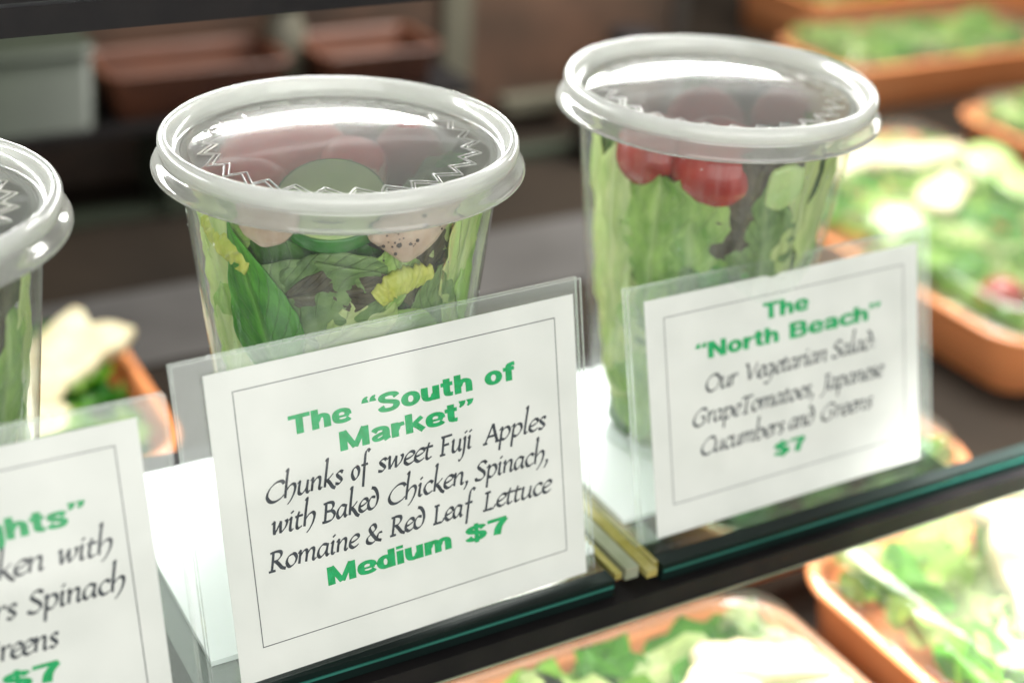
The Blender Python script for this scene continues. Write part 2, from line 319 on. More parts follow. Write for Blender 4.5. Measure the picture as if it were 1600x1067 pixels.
# ------------------------------------------------------------------ calligraphic lettering drawn with a broad nib
LQ, RQ = '\u201c', '\u201d'
G = {
 'a': (3.35, [[(2.5,3.9),(1.4,4.1),(.5,2.9),(.35,1.1),(1.0,.15),(2.0,1.1),(2.7,2.9)], [(2.75,4.2),(2.55,2.4),(2.5,.9),(2.8,.15),(3.3,.55)]]),
 'b': (3.3, [[(.3,8.2),(.75,8.8),(.6,5),(.55,.5)], [(.6,2.6),(1.5,4.0),(2.6,3.7),(2.9,2.0),(2.1,.4),(1.2,.05),(.55,.5)]]),
 'c': (2.6, [[(2.6,3.5),(1.8,4.15),(.8,3.5),(.35,1.9),(.9,.3),(1.7,.1),(2.6,.7)]]),
 'd': (3.4, [[(2.3,3.9),(1.1,4.0),(.35,2.5),(.5,.7),(1.4,.1),(2.5,.9),(3.0,3.0),(2.7,5.2),(1.9,6.8),(1.0,7.3)]]),
 'e': (2.6, [[(.5,1.9),(1.5,2.2),(2.5,3.0),(2.3,4.0),(1.4,4.1),(.5,2.9),(.4,1.1),(1.2,.1),(2.1,.3),(2.7,.9)]]),
 'f': (2.5, [[(3.5,8.2),(2.7,8.8),(2.0,7.9),(1.7,5),(1.5,1),(1.3,-3.3)], [(.5,4.0),(1.6,4.1),(2.9,4.1)]]),
 'g': (3.3, [[(2.5,3.9),(1.4,4.1),(.5,2.9),(.35,1.1),(1.0,.15),(2.0,1.1),(2.7,2.9)], [(2.75,4.2),(2.6,1.4),(2.4,-1.2),(1.5,-2.8),(.2,-2.6)]]),
 'h': (3.5, [[(.3,8.6),(.85,9.2),(.7,6),(.6,3),(.55,.1)], [(.6,2.2),(1.5,3.7),(2.5,4.1),(3.0,3.0),(2.7,.8),(1.9,-1.2),(1.2,-2.2)]]),
 'i': (1.6, [[(.15,3.6),(.7,4.2),(.6,2.2),(.6,.6),(1.0,.1),(1.45,.5)], [(.75,6.2),(1.05,5.75)]]),
 'j': (1.6, [[(.35,3.7),(.85,4.2),(.8,1),(.5,-1.8),(-.2,-3.2),(-.9,-3.3)], [(.9,6.2),(1.2,5.75)]]),
 'k': (3.0, [[(.3,8.6),(.85,9.2),(.7,5),(.55,.1)], [(2.6,4.1),(1.7,2.9),(.7,2.2)], [(1.0,2.4),(1.8,1.2),(2.6,-.3),(3.4,-1.0)]]),
 'l': (1.6, [[(.35,8.6),(.9,9.2),(.75,5),(.65,.8),(1.0,.1),(1.5,.5)]]),
 'm': (5.0, [[(.05,3.5),(.6,4.2),(.55,2),(.5,.05)], [(.55,2.2),(1.4,3.8),(2.1,4.0),(2.35,3),(2.25,.05)], [(2.3,2.2),(3.1,3.8),(3.9,4.0),(4.15,3),(4.05,.7),(4.4,.1),(4.9,.6)]]),
 'n': (3.35, [[(.05,3.5),(.6,4.2),(.55,2),(.5,.05)], [(.55,2.2),(1.5,3.8),(2.3,4.0),(2.55,3),(2.45,.7),(2.8,.1),(3.25,.6)]]),
 'o': (3.1, [[(1.7,4.1),(.7,3.4),(.35,1.8),(.9,.3),(1.6,.05),(2.5,.9),(2.8,2.5),(2.3,3.8),(1.7,4.1)]]),
 'p': (3.3, [[(.05,3.5),(.75,4.3),(.65,2),(.55,-1),(.5,-3.4)], [(.65,2.6),(1.5,3.9),(2.5,3.9),(2.95,2.4),(2.4,.7),(1.5,.05),(.6,.5)]]),
 'r': (2.2, [[(.05,3.5),(.6,4.2),(.55,2),(.5,.05)], [(.55,2.4),(1.2,3.7),(1.8,4.1),(2.3,3.8)]]),
 's': (2.3, [[(2.2,3.7),(1.5,4.15),(.7,3.6),(.9,2.7),(1.6,1.8),(1.9,.9),(1.3,.15),(.3,.4)]]),
 't': (2.1, [[(1.1,5.6),(.8,4),(.65,1),(1.1,.1),(2.0,.6)], [(.1,4.0),(1.0,4.1),(2.1,4.15)]]),
 'u': (3.4, [[(.05,3.7),(.6,4.2),(.5,2),(.6,.5),(1.3,.1),(2.1,1.0),(2.7,2.4)], [(2.75,4.2),(2.6,2),(2.6,.6),(3.0,.1),(3.4,.6)]]),
 'w': (4.2, [[(.0,3.6),(.6,4.2),(.7,2),(.85,.1)], [(.85,.1),(1.7,2.3),(2.3,4.1)], [(2.3,4.1),(2.3,2),(2.4,.1)], [(2.4,.1),(3.5,1.6),(3.9,3.2),(3.6,4.2)]]),
 ',': (1.3, [[(.6,.7),(.75,-.1),(.5,-1.2),(.0,-2.2)]]),
 ':': (1.2, [[(.5,3.2),(.8,2.75)], [(.4,.6),(.7,.15)]]),
 'C': (4.5, [[(4.6,5.0),(3.9,6.0),(2.5,5.9),(1.0,4.4),(.35,2.2),(1.0,.4),(2.3,-.2),(3.8,.4),(4.7,1.4)]]),
 'F': (3.6, [[(1.0,6.1),(.95,3),(.85,0)], [(.2,6.15),(1.8,6.2),(3.6,6.3)], [(.95,3.3),(1.8,3.35),(2.8,3.4)], [(.1,.0),(.9,.05),(1.8,.1)]]),
 'A': (4.1, [[(2.2,6.5),(1.3,3),(.5,.1)], [(2.2,6.5),(2.9,3.4),(3.8,.1)], [(.9,2.2),(1.9,2.3),(3.1,2.3)], [(-.1,0),(1.1,.05)], [(3.2,0),(4.6,.1)]]),
 'B': (4.0, [[(1.0,6.1),(.95,3),(.85,.1)], [(.2,6.1),(1.6,6.3),(2.8,5.9),(3.0,4.6),(2.2,3.5),(1.0,3.3)], [(1.4,3.4),(2.8,3.2),(3.5,1.9),(2.9,.4),(1.6,.0),(.1,.05)]]),
 'R': (4.2, [[(1.0,6.1),(.95,3),(.85,.1)], [(.2,6.1),(1.6,6.3),(2.8,5.9),(3.0,4.6),(2.2,3.4),(1.0,3.1)], [(1.7,3.2),(2.6,1.8),(3.4,.5),(4.4,-.1)], [(.1,0),(.9,.05),(1.8,.05)]]),
 'L': (3.6, [[(1.0,6.1),(.95,3),(.85,.1)], [(.2,6.1),(1.0,6.2),(1.8,6.25)], [(.1,0),(1.6,.05),(2.9,.15),(3.5,1.3)]]),
 'S': (3.1, [[(3.0,5.4),(2.2,6.3),(1.1,6.0),(.6,4.8),(1.4,3.6),(2.4,2.5),(2.6,1.1),(1.7,.1),(.4,.3),(.1,1.1)]]),
 'O': (5.2, [[(2.8,6.1),(1.2,5.2),(.35,2.9),(1.0,.6),(2.4,-.1),(4.1,1.0),(4.8,3.4),(4.1,5.4),(2.8,6.1)]]),
 'V': (4.2, [[(.0,6.1),(.8,6.1),(1.4,3.4),(1.9,.1)], [(1.9,.1),(3.0,3.0),(4.1,6.2)]]),
 'G': (4.9, [[(4.5,5.2),(3.7,6.0),(2.3,5.9),(.9,4.3),(.35,2.2),(1.0,.4),(2.3,-.2),(3.7,.5)], [(2.8,2.9),(4.1,3.0)], [(4.0,2.9),(3.9,1.4),(3.6,.0)]]),
 'T': (3.9, [[(2.1,6.1),(2.0,3),(1.9,0)], [(.2,5.6),(.7,6.2),(2.2,6.2),(4.1,6.4)], [(1.1,0),(2.8,.05)]]),
 'J': (2.6, [[(1.9,6.1),(1.8,3),(1.5,.2),(.6,-1.6),(-.2,-1.8)], [(1.0,6.1),(2.0,6.2),(2.9,6.25)]]),
 '&': (5.2, [[(5.0,2.9),(3.9,2.6),(3.3,.9),(2.0,-.1),(.6,.5),(.5,2.0),(1.7,3.2),(2.9,4.5),(2.5,6.0),(1.5,5.9),(1.1,4.7),(2.0,2.8),(3.4,.8),(4.9,.0)]]),
 ' ': (1.9, []),
}
def spline(P, n=7):
    if len(P) == 2: return [Vector(P[0]).lerp(Vector(P[1]), t/4) for t in range(5)]
    P = [Vector(p) for p in P]; Q = [P[0]*2-P[1]] + P + [P[-1]*2-P[-2]]; out = []
    for i in range(1, len(Q)-2):
        for k in range(n):
            t = k/n; a, b, c, d = Q[i-1], Q[i], Q[i+1], Q[i+2]
            out.append(0.5*((2*b) + (-a+c)*t + (2*a-5*b+4*c-d)*t*t + (-a+3*b-3*c+d)*t**3))
    out.append(P[-1]); return out
def nib_word(bm, text, x0, x1, y, k=1.0, z=0.0, nib=1.25, ang=38, slant=0.13):
    adv = sum(G[c][0] for c in text); sx = (x1-x0)/(adv); x = x0; n = 0
    for ch in text:
        a, st = G[ch]
        for s in st:
            pts = [Vector((x + (p.x + slant*p.y)*sx, y + p.y*k)) for p in spline(s)]
            w = Vector((math.cos(R(ang)), math.sin(R(ang))))*nib*0.5
            n += 1; zz = z + (n % 7)*0.004
            prev = None; th = Vector((-w.y, w.x))*0.30
            for i, p in enumerate(pts):
                d = (pts[min(i+1, len(pts)-1)]-pts[max(i-1, 0)]).normalized(); nn = Vector((-d.y, d.x))
                # half width of an elliptical broad nib across the stroke direction
                hw = math.sqrt((nn.dot(w))**2 + (nn.dot(th))**2)
                cur = (bm.verts.new(((p.x-nn.x*hw)*S, (p.y-nn.y*hw)*S, zz*S)), bm.verts.new(((p.x+nn.x*hw)*S, (p.y+nn.y*hw)*S, zz*S)))
                if prev: bm.faces.new((prev[0], cur[0], cur[1], prev[1]))
                prev = cur
        x += a*sx
def ell(cx, cy, rx, ry, n=18): return [(cx+rx*math.cos(2*math.pi*k/n), cy+ry*math.sin(2*math.pi*k/n)) for k in range(n+1)]
BG = {
 'T': (6.1, [[(0,5.55),(5.8,5.55)], [(2.9,5.6),(2.9,0)]]),
 'h': (5.5, [[(.95,6.2),(.95,0)], [(1.3,2.5),(1.9,3.6),(2.9,4.05),(3.9,3.5),(4.15,2.3),(4.15,0)]]),
 'e': (5.3, [[(1.2,2.15),(4.75,2.15),'t'], [(4.45,2.2),(4.1,3.55),(2.7,4.1),(1.35,3.6),(.95,2.3),(1.4,1.0),(2.7,.58),(4.0,.75),(4.7,1.3)]]),
 'o': (5.6, [ell(2.65,2.33,1.7,1.75)]),
 'u': (5.5, [[(.95,4.65),(.95,2.2),(1.3,1.0),(2.2,.6),(3.2,1.0),(3.8,2.0)], [(4.15,4.65),(4.15,0)]]),
 't': (3.9, [[(1.7,5.9),(1.7,1.7),(2.1,.8),(3.4,.62)], [(0,4.1),(3.4,4.1)]]),
 'f': (3.7, [[(3.6,5.6),(2.4,5.5),(1.75,4.6),(1.7,0)], [(0,4.1),(3.4,4.1)]]),
 'S': (6.3, [[(5.2,4.4),(4.6,5.3),(3.1,5.65),(1.6,5.3),(1.1,4.5),(1.7,3.7),(3.1,3.2),(4.6,2.6),(4.95,1.7),(4.3,.85),(2.9,.55),(1.3,.85),(.7,1.9)]]),
 'M': (8.0, [[(.95,6.2),(.95,0)], [(6.6,6.2),(6.6,0)], [(1.1,6.1),(3.78,.4),'m'], [(6.45,6.1),(3.78,.4),'m']]),
 'a': (5.4, [[(.75,3.2),(1.5,3.95),(2.8,4.1),(3.8,3.6),(4.0,2.5),(4.0,1.0),(4.4,0.1)], [(3.9,2.5),(2.2,2.15),(1.0,1.5),(1.3,.7),(2.3,.62),(3.6,1.2),'m']]),
 'r': (3.8, [[(.95,4.65),(.95,0)], [(1.2,2.4),(2.0,3.6),(3.5,3.9)]]),
 'k': (5.4, [[(.95,6.2),(.95,0)], [(4.5,4.5),(1.5,2.1),'m'], [(2.3,2.8),(4.7,.15)]]),
 'd': (5.6, [ell(2.45,2.33,1.5,1.75), [(4.2,6.2),(4.2,0)]]),
 'i': (2.4, [[(1,4.65),(1,0)], [(1,6.3),(1,5.25)]]),
 'm': (8.4, [[(.95,4.65),(.95,0)], [(1.3,2.5),(1.9,3.6),(2.8,4.05),(3.6,3.5),(3.85,2.3),(3.85,0)], [(4.1,2.5),(4.7,3.6),(5.7,4.05),(6.6,3.5),(6.8,2.3),(6.8,0)]]),
 'N': (6.8, [[(.95,6.2),(.95,0)], [(5.4,6.2),(5.4,0)], [(1.1,6.0),(5.3,.2)]]),
 'B': (6.4, [[(.95,6.2),(.95,0)], [(.9,5.57),(3.4,5.6),(4.7,5.1),(4.6,3.8),(3.4,3.3),(1.0,3.3)], [(3.2,3.3),(4.7,3.0),(5.1,1.8),(4.5,.8),(3.3,.62),(.9,.62)]]),
 'c': (5.1, [[(4.5,3.2),(3.8,3.95),(2.6,4.1),(1.35,3.6),(.95,2.3),(1.4,1.0),(2.6,.58),(3.9,.75),(4.6,1.5)]]),
 's': (5.0, [[(4.2,3.3),(3.5,4.0),(2.4,4.1),(1.2,3.9),(1.0,3.2),(1.8,2.6),(3.2,2.2),(3.9,1.5),(3.4,.7),(2.4,.55),(1.1,.7),(.5,1.4)]]),
 'H': (6.8, [[(.95,6.2),(.95,0)], [(5.4,6.2),(5.4,0)], [(.9,3.2),(5.4,3.2)]]),
 'g': (5.6, [ell(2.45,2.33,1.5,1.75), [(4.2,4.65),(4.2,-.2),(3.6,-1.3),(2.3,-1.5),(.8,-1.2)]]),
 '$': (5.4, [[(4.6,4.4),(4.0,5.1),(2.8,5.4),(1.5,5.1),(1.1,4.4),(1.6,3.7),(2.8,3.2),(4.0,2.7),(4.35,1.8),(3.8,1.0),(2.7,.75),(1.3,1.0),(.7,1.9)], [(2.8,6.6),(2.8,-.5),'t']]),
 '7': (5.3, [[(.2,5.55),(5.0,5.55)], [(4.7,5.5),(3.0,2.9),(2.4,0)]]),
 LQ: (4.3, [[(1.7,6.3),(1.0,5.7),(.9,4.5)], [(3.8,6.3),(3.1,5.7),(3.0,4.5)]]),
 RQ: (4.3, [[(1.1,6.3),(1.0,5.1),(.3,4.3)], [(3.3,6.3),(3.2,5.1),(2.5,4.3)]]),
}
def bold_word(name, text, x0, x1, y, cap, m, parent, z=0.15):
    bm = bmesh.new(); adv = sum(BG[c][0] for c in text)-.4; sx = (x1-x0)/adv; sy = cap/6.2; x = x0; n = 0
    for ch in text:
        a, st = BG[ch]
        for s in st:
            k = 1.0
            if s[-1] == 't': k = .55; s = s[:-1]
            elif s[-1] == 'm': k = .82; s = s[:-1]
            P = [Vector(p) for p in s] if len(s) in (2, 19) else spline(s)
            n += 1; prev = None
            for i, p in enumerate(P):
                if len(s) == 19: d = (P[(i+1) % 18]-P[(i-1) % 18]).normalized()
                else: d = (P[min(i+1, len(P)-1)]-P[max(i-1, 0)]).normalized()
                nn = Vector((-d.y, d.x)); hw = math.sqrt((nn.x*.98)**2+(nn.y*.64)**2)*k
                if ch in (LQ, RQ): hw *= 1.05*(.3+.7*(i/len(P) if ch == LQ else 1-i/len(P)))
                cur = [bm.verts.new(((x+(p.x+nn.x*hw*e)*sx)*S, (y+(p.y+nn.y*hw*e)*sy)*S, (z+(n % 5)*.005)*S)) for e in (-1, 1)]
                if prev: bm.faces.new((prev[0], cur[0], cur[1], prev[1]))
                prev = cur
        x += a*sx
    bmesh.ops.recalc_face_normals(bm, faces=bm.faces)
    for f in bm.faces:
        if f.normal.z < 0: f.normal_flip()
    return obj(name, bm, m, parent)
def flat(o, name=None): return o
def add_rect(bm, x0, x1, y0, y1, z):
    bm.faces.new([bm.verts.new((x*S, y*S, z*S)) for x, y in ((x0, y0), (x1, y0), (x1, y1), (x0, y1))])
def sign(pos, w, h, tilt, yaw, left, right, top, border, greens, words, lab_holder, lab_card, plate):
    base = Matrix.Translation(Vector((pos[0], pos[1], 2.0))*S) @ Matrix.Rotation(yaw, 4, 'Z') @ Matrix.Rotation(math.pi/2 - tilt, 4, 'X')
    # local axes: x along the card, y up the card, z towards the reader
    hd = thing('sign_holder', lab_holder, 'sign holder'); hd.matrix_world = base
    def sheet(name, z0, z1, m):
        o = box(name, -left, w+right, -3.6, h+top, z0, z1, m, hd, bev=0.0); return o
    sheet('front_sheet', 0.9, 1.9, MAT['acrylic_front']); sheet('back_sheet', -1.9, -0.9, MAT['acrylic'])
    # polished edges read as fine pale lines
    bm = bmesh.new()
    for z0 in (0.9, -1.9):
        add_box(bm, -left-0.25, -left-0.02, -1.5, h+top, z0, z0+1.0); add_box(bm, w+right+.02, w+right+.25, -1.5, h+top, z0, z0+1.0)
        add_box(bm, -left-0.25, w+right+.25, h+top+.02, h+top+.22, z0, z0+1.0)
    obj('polished_edge', bm, MAT['acrylic_edge'], hd)
    inv = base.inverted()
    x0, x1, y1 = plate
    pl = box('base_plate', x0, x1, pos[1]+14, y1, -2.1, -0.1, MAT['white_plate'], hd, bev=0.5); pl.matrix_parent_inverse = inv
    ft = box('clear_foot', x0-7.5, x0+8, pos[1]+0.5, y1-30, -3.1, -2.45, MAT['acrylic_edge'], hd, bev=0.2); ft.matrix_parent_inverse = inv
    card = thing('menu_card', lab_card, 'menu card'); card.matrix_world = base
    bm = bmesh.new(); add_box(bm, 0, w, -2.9, h, -0.18, 0.10); obj('paper', bm, MAT['paper'], card)
    bl, bb, br, bt = border; bm = bmesh.new(); t = 0.28
    add_rect(bm, bl, br, bt-t, bt, .14); add_rect(bm, bl, br, bb, bb+t, .14); add_rect(bm, bl, bl+t, bb+t, bt-t, .14); add_rect(bm, br-t, br, bb+t, bt-t, .14)
    obj('border_line', bm, MAT['dark_ink'], card)
    for tx, a, b, y, cap in greens: bold_word('green_lettering', tx, a, b, y, cap, MAT['green_ink'], card, z=0.15)
    for ln in words:
        bm = bmesh.new()
        for tx, a, b, y in ln: nib_word(bm, tx, a, b, y, 0.98, 0.15)
        obj('dark_lettering', bm, MAT['dark_ink'], card)
    return hd

sign((-65.80, -74.38), 129.09, 98.85, 0.2125, 0.0365, 9.3, 2.2, 5.2, (8.2, 7.8, 121.5, 92.3),
     [('The', 24.6, 45.0, 74.3, 6.3), (LQ+'South', 49.2, 88.7, 74.3, 6.3), ('of', 93.4, 104.6, 74.4, 6.3), ('Market'+RQ, 40.7, 88.3, 65.2, 6.4),
      ('Medium', 32.0, 77.0, 21.8, 6.3), ('$7', 82.0, 98.0, 21.6, 6.0)],
     [[('Chunks', 14.4, 40.3, 54.8), ('of', 43.2, 48.6, 54.9), ('sweet', 52.2, 72.0, 55.0), ('Fuji', 74.8, 86.8, 54.9), ('Apples', 91.2, 115.4, 54.7)],
      [('with', 15.0, 30.0, 43.9), ('Baked', 32.0, 51.7, 43.4), ('Chicken,', 54.8, 84.8, 43.2), ('Spinach,', 87.2, 116.0, 42.8)],
      [('Romaine', 12.8, 43.4, 32.2), ('&', 46.0, 52.0, 32.0), ('Red', 54.6, 67.4, 32.3), ('Leaf', 70.4, 84.6, 32.0), ('Lettuce', 89.2, 116.0, 31.5)]],
     'clear acrylic sign holder in front of the middle salad cup', 'white menu card for the South of Market salad, sharpest of the three cards', (-70.6, 72.5, 54))
sign((97.78, -63.50), 129.92, 86.47, 0.2603, 0.0116, 7.6, 4.8, 5.6, (7.8, 8.4, 122.5, 79.3),
     [('The', 52.5, 73.8, 70.0, 6.2), (LQ+'North', 21.0, 59.4, 60.4, 6.2), ('Beach'+RQ, 64.7, 109.9, 60.2, 6.2), ('$7', 55.2, 70.2, 15.4, 5.6)],
     [[('Our', 24.3, 38.8, 48.0), ('Vegetarian', 42.3, 82.4, 48.4), ('Salad:', 85.0, 107.0, 48.6)],
      [('GrapeTomatoes,', 17.9, 75.6, 36.0), ('Japanese', 79.1, 110.5, 36.4)],
      [('Cucumbers', 20.9, 60.2, 24.4), ('and', 62.6, 75.0, 24.7), ('Greens', 78.3, 104.6, 24.6)]],
     'clear acrylic sign holder before the cup of cherry tomatoes and lettuce', 'white menu card for the North Beach vegetarian salad, farthest along the shelf', (92.3, 232, 56))
sign((-219.41, -89.32), 129.09, 98.85, 0.2125, 0.0, 2.0, 8.0, 5.2, (7.5, 7.6, 122.2, 92.3),
     [(LQ+'Heights'+RQ, 62.0, 111.6, 72.4, 6.3), ('Medium', 38.0, 80.0, 28.0, 6.3), ('$7', 83.0, 98.4, 28.0, 6.0)],
     [[('Chicken', 68.5, 98.8, 61.6), ('with', 102.2, 117.6, 61.6)],
      [('Cucumbers', 50.0, 89.6, 49.6), ('Spinach', 92.6, 119.6, 49.6)],
      [('and', 62.0, 74.0, 38.0), ('Greens', 77.5, 99.2, 38.0)]],
     'clear acrylic sign holder at the left edge of the picture', 'white menu card reading chicken with spinach, cut off by the left edge', (-224, -93.5, 52))

# ------------------------------------------------------------------ deli cups with frosted lids
def lid_profile():
    H = CH
    top = [(60.0, -11.6), (60.5, -11.2), (60.6, -10.5), (60.0, -9.3), (59.0, -8.2), (57.8, -7.2), (57.2, -6.3), (57.25, -5.3), (57.9, -4.4), (58.2, -3.2), (58.1, -1.8), (57.6, -.8), (56.8, -.15), (56.2, 0), (55.6, -.15), (55.1, -.7),
           (54.8, -1.6), (54.4, -3.4), (53.9, -4.8), (53.0, -5.8), (51.2, -6.2)]
    bot = [(52.6, -7.0), (54.3, -6.2), (55.0, -4.4), (55.5, -1.9), (56.0, -1.0), (56.6, -1.1), (57.2, -2.0), (57.3, -3.3), (56.8, -4.4), (56.3, -5.6), (56.5, -7.0), (57.6, -8.2), (58.8, -9.6), (59.5, -11.4)]
    return [(r, H+z) for r, z in top], [(r, H+z) for r, z in bot]
def make_cup(x, y, label, zig=True):
    t = thing('salad_cup', label, 'salad cup', (x, y, 0))
    H = CH
    out = [(0, .25), (R_BOT-3, .25), (R_BOT-1.2, .35), (R_BOT-.2, 1.2)] + [(R_BOT+(R_TOP-R_BOT)*(z/(H-10)), z) for z in (3, 30, 60, 90, 120, 132, 137.6)] + [(R_TOP+.5, H-9.6), (54.0, H-7.8), (55.6, H-4.2), (56.3, H-2.6)]
    lathe('cup_wall', out, MAT['cup'], t)
    tp, bt = lid_profile(); lr = lathe('lid_rim', tp + bt, [MAT['lid_rim'], MAT['skirt']], t, closed=True)
    for p in lr.data.polygons: p.material_index = 1 if p.center.z < (H-6.6)*S and p.center.xy.length > 55.8*S else 0
    disc = [(0, H-3.6), (15, H-3.75), (30, H-4.3), (42, H-5.2), (48, H-5.9), (51.1, H-6.22), (51.1, H-6.9), (48, H-6.6), (42, H-5.9), (30, H-5.0), (15, H-4.45), (0, H-4.3)]
    d = lathe('lid_disc', disc, MAT['lid'], t)
    for v in d.data.vertices: v.co.z += .00035*noise.noise(Vector((v.co.x*28+x, v.co.y*28, 1.0)))*max(0, 1-(math.hypot(v.co.x, v.co.y)/.05)**4)
    # moulded zigzag band round the lid
    bm = bmesh.new(); n = 27
    def zc(r): return H-3.62 - 2.6*(r/51.0)**2.2
    def ridge(a, b, wd=0.34, hgt=0.5):
        d_ = (b-a).normalized(); nn = Vector((-d_.y, d_.x)); P = []
        for q in (a, a.lerp(b, .5), b):
            z = zc(q.length); P.append([bm.verts.new(((q+nn*s*wd).x*S, (q+nn*s*wd).y*S, (z+e)*S)) for s, e in ((-1.5, -.05), (-.6, hgt), (.6, hgt), (1.5, -.05))])
        for i in range(2):
            for k in range(3): bm.faces.new((P[i][k], P[i+1][k], P[i+1][k+1], P[i][k+1]))
    for k in range(n):
        a0 = 2*math.pi*k/n; da = 2*math.pi/n
        pol = lambda r, a: Vector((r*math.cos(a), r*math.sin(a)))
        for o_ in (0, 2.0):
            ridge(pol(39.2+o_, a0), pol(44.0+o_, a0+da*.72), .25, .30); ridge(pol(44.0+o_, a0+da*.72), pol(39.2+o_, a0+da), .25, .30)
    e = obj('embossed_band', bm, MAT['emboss'], d, smooth=True)
    # small water beads clinging to the outside of the wall
    rr_ = random.Random(int(x)+77); bm = bmesh.new()
    for k in range(150):
        z = rr_.uniform(4, 134); a = rr_.uniform(0, 6.283); rw = R_BOT+(R_TOP-R_BOT)*(z/(H-10))+.05; q = rr_.choice((.12, .16, .2, .3, .45))
        m = Matrix.Translation(Vector((rw*math.cos(a), rw*math.sin(a), z))*S) @ Matrix.Rotation(a, 4, 'Z') @ Matrix.Diagonal((.5, 1, rr_.uniform(1, 1.5), 1))
        bmesh.ops.create_icosphere(bm, subdivisions=2, radius=q*S, matrix=m)
    w_ = obj('water_beads', bm, MAT['bead'], t, smooth=True); w_['kind'] = 'stuff'
    return t
CUP2, CUP3, CUP1 = (0, 0), (153.92, 1.92), (-149.09, -.2)
make_cup(*CUP2, 'middle deli cup of spinach, romaine and chicken under a frosted lid')
make_cup(*CUP3, 'deli cup of cherry tomatoes and pale lettuce, farthest along the glass shelf')
make_cup(*CUP1, 'leftmost deli cup, cut off by the picture edge, greens under a frosted lid')

# filler leaves packed inside each cup (nobody could count them)
def filler(cup, pal, n, seed, label, zmax=128, rmul=1.0):
    global rnd
    rnd = random.Random(seed); bm = bmesh.new()
    def clip(p):
        z = min(max(p.z, 1.5), 137.5); r = math.hypot(p.x, p.y); m = rin(z)-7.5-0.8*math.sin(p.z*.3)
        if r > m: p = Vector((p.x*m/r, p.y*m/r, z))
        return Vector((p.x, p.y, z))
    for k in range(n):
        z = 4 + (zmax-6)*(k+rnd.random())/n; m = rin(z)-6; rr = m*math.sqrt(rnd.uniform(0.25, 1))*rmul; a = rnd.uniform(0, 6.283)
        # leaves mostly stand along the wall
        rot = Matrix.Rotation(a, 3, 'Z') @ Matrix.Rotation(math.pi/2+rnd.uniform(-.5, .5), 3, 'Y') @ Matrix.Rotation(rnd.uniform(0, 6.28), 3, 'Z')
        free_leaf(bm, (rr*math.cos(a), rr*math.sin(a), z), rnd.uniform(14, 26), rnd.uniform(9, 17), rot, rnd.choice(('oval', 'torn', 'torn', 'fan')), k*1.3+seed, tint=rnd.choice(pal), clip=clip)
    lt = sorted(pal, key=lambda c: -c[1])[:max(4, len(pal)//2)]
    for k in range(30):                                  # large sheets lining the wall behind the readable leaves
        th0, z0, hl, hw, ro, dp = rnd.uniform(165, 345), rnd.uniform(14, 112), rnd.uniform(22, 34), rnd.uniform(13, 20), rnd.uniform(-50, 50), rnd.uniform(3.0, 6.0); sd = k*2.3+seed
        def fn(u, w, v, th0=th0, z0=z0, hl=hl, hw=hw, ro=ro, dp=dp, sd=sd):
            a, b = u*hl, w*hw; c_, s_ = math.cos(R(ro)), math.sin(R(ro)); zz = min(max(z0+a*c_-b*s_, 2), 133)
            r_ = rin(zz)-dp-1.8*(1+noise.noise(Vector((a*.07+sd, b*.07, sd))))-1.2*abs(v)**3*(1+math.sin(u*13+sd)); t_ = R(th0)+(b*c_+a*s_)/rin(z0)
            return (r_*math.cos(t_), r_*math.sin(t_), zz)
        leaf_grid(bm, fn, rnd.choice(('oval', 'fan', 'torn')), nu=20, nv=12, tint=rnd.choice(lt), seed=sd, jag=.03)
    o = obj('chopped_greens', bm, MAT['mixed']); o.location = (cup[0]*S, cup[1]*S, 0.4*S)
    return tag(o, label, 'greens', kind='stuff')
GR = [(0.16, 0.42, 0.07), (0.08, 0.30, 0.04), (0.25, 0.48, 0.10), (0.48, 0.62, 0.20), (0.11, 0.24, 0.06), (0.34, 0.52, 0.13), (0.62, 0.70, 0.34)]
DK = [(0.13, 0.09, 0.07), (0.10, 0.14, 0.06), (0.17, 0.12, 0.09), (0.09, 0.07, 0.06)]
filler(CUP2, GR[:5]+DK, 120, 3, 'chopped spinach and lettuce packed inside the middle cup')
filler(CUP3, GR+GR+DK, 120, 5, 'chopped lettuce packed inside the cup with cherry tomatoes')
filler(CUP1, GR[:5]+DK, 90, 8, 'chopped greens packed inside the leftmost cup')

def slab(name, outline, thick, m, M, noise_amp=0.8, label=None, cat=None, group=None, top_only=False, skin=None):
    """rounded irregular slab: outline in local xy (mm), extruded along z; skin = separate rim part"""
    root = None
    bm = bmesh.new(); n = len(outline); L = []
    for zz, k in ((-.5, .88), (-.42, .97), (-.2, 1), (.2, 1), (.42, .97), (.5, .88)):
        L.append([bm.verts.new(Vector((x*k + noise_amp*noise.noise(Vector((x*.15, y*.15, zz+3))), y*k + noise_amp*noise.noise(Vector((y*.15, x*.15, zz+7))), zz*thick))*S) for x, y in outline])
    for i in range(len(L)-1):
        for k in range(n): bm.faces.new((L[i][k], L[i][(k+1) % n], L[i+1][(k+1) % n], L[i+1][k]))
    for ring, sg in ((L[0], -1), (L[-1], 1)):
        cz = sum((v.co for v in ring), Vector())/n; 
        mid = [bm.verts.new(cz.lerp(v.co, .55) + Vector((0, 0, sg*thick*.04*S*(1+noise.noise(v.co*300))))) for v in ring]; cc = bm.verts.new(cz+Vector((0, 0, sg*thick*.06*S)))
        for k in range(n):
            k2 = (k+1) % n; bm.faces.new((ring[k], ring[k2], mid[k2], mid[k])); bm.faces.new((mid[k], mid[k2], cc))
    bmesh.ops.recalc_face_normals(bm, faces=bm.faces)
    if skin:
        for f in bm.faces: f.material_index = 1 if abs(f.normal.z) < 0.5 else 0
    o = obj(name, bm, [m, skin] if skin else m, smooth=True); o.matrix_world = M
    if label: tag(o, label, cat, group)
    return o
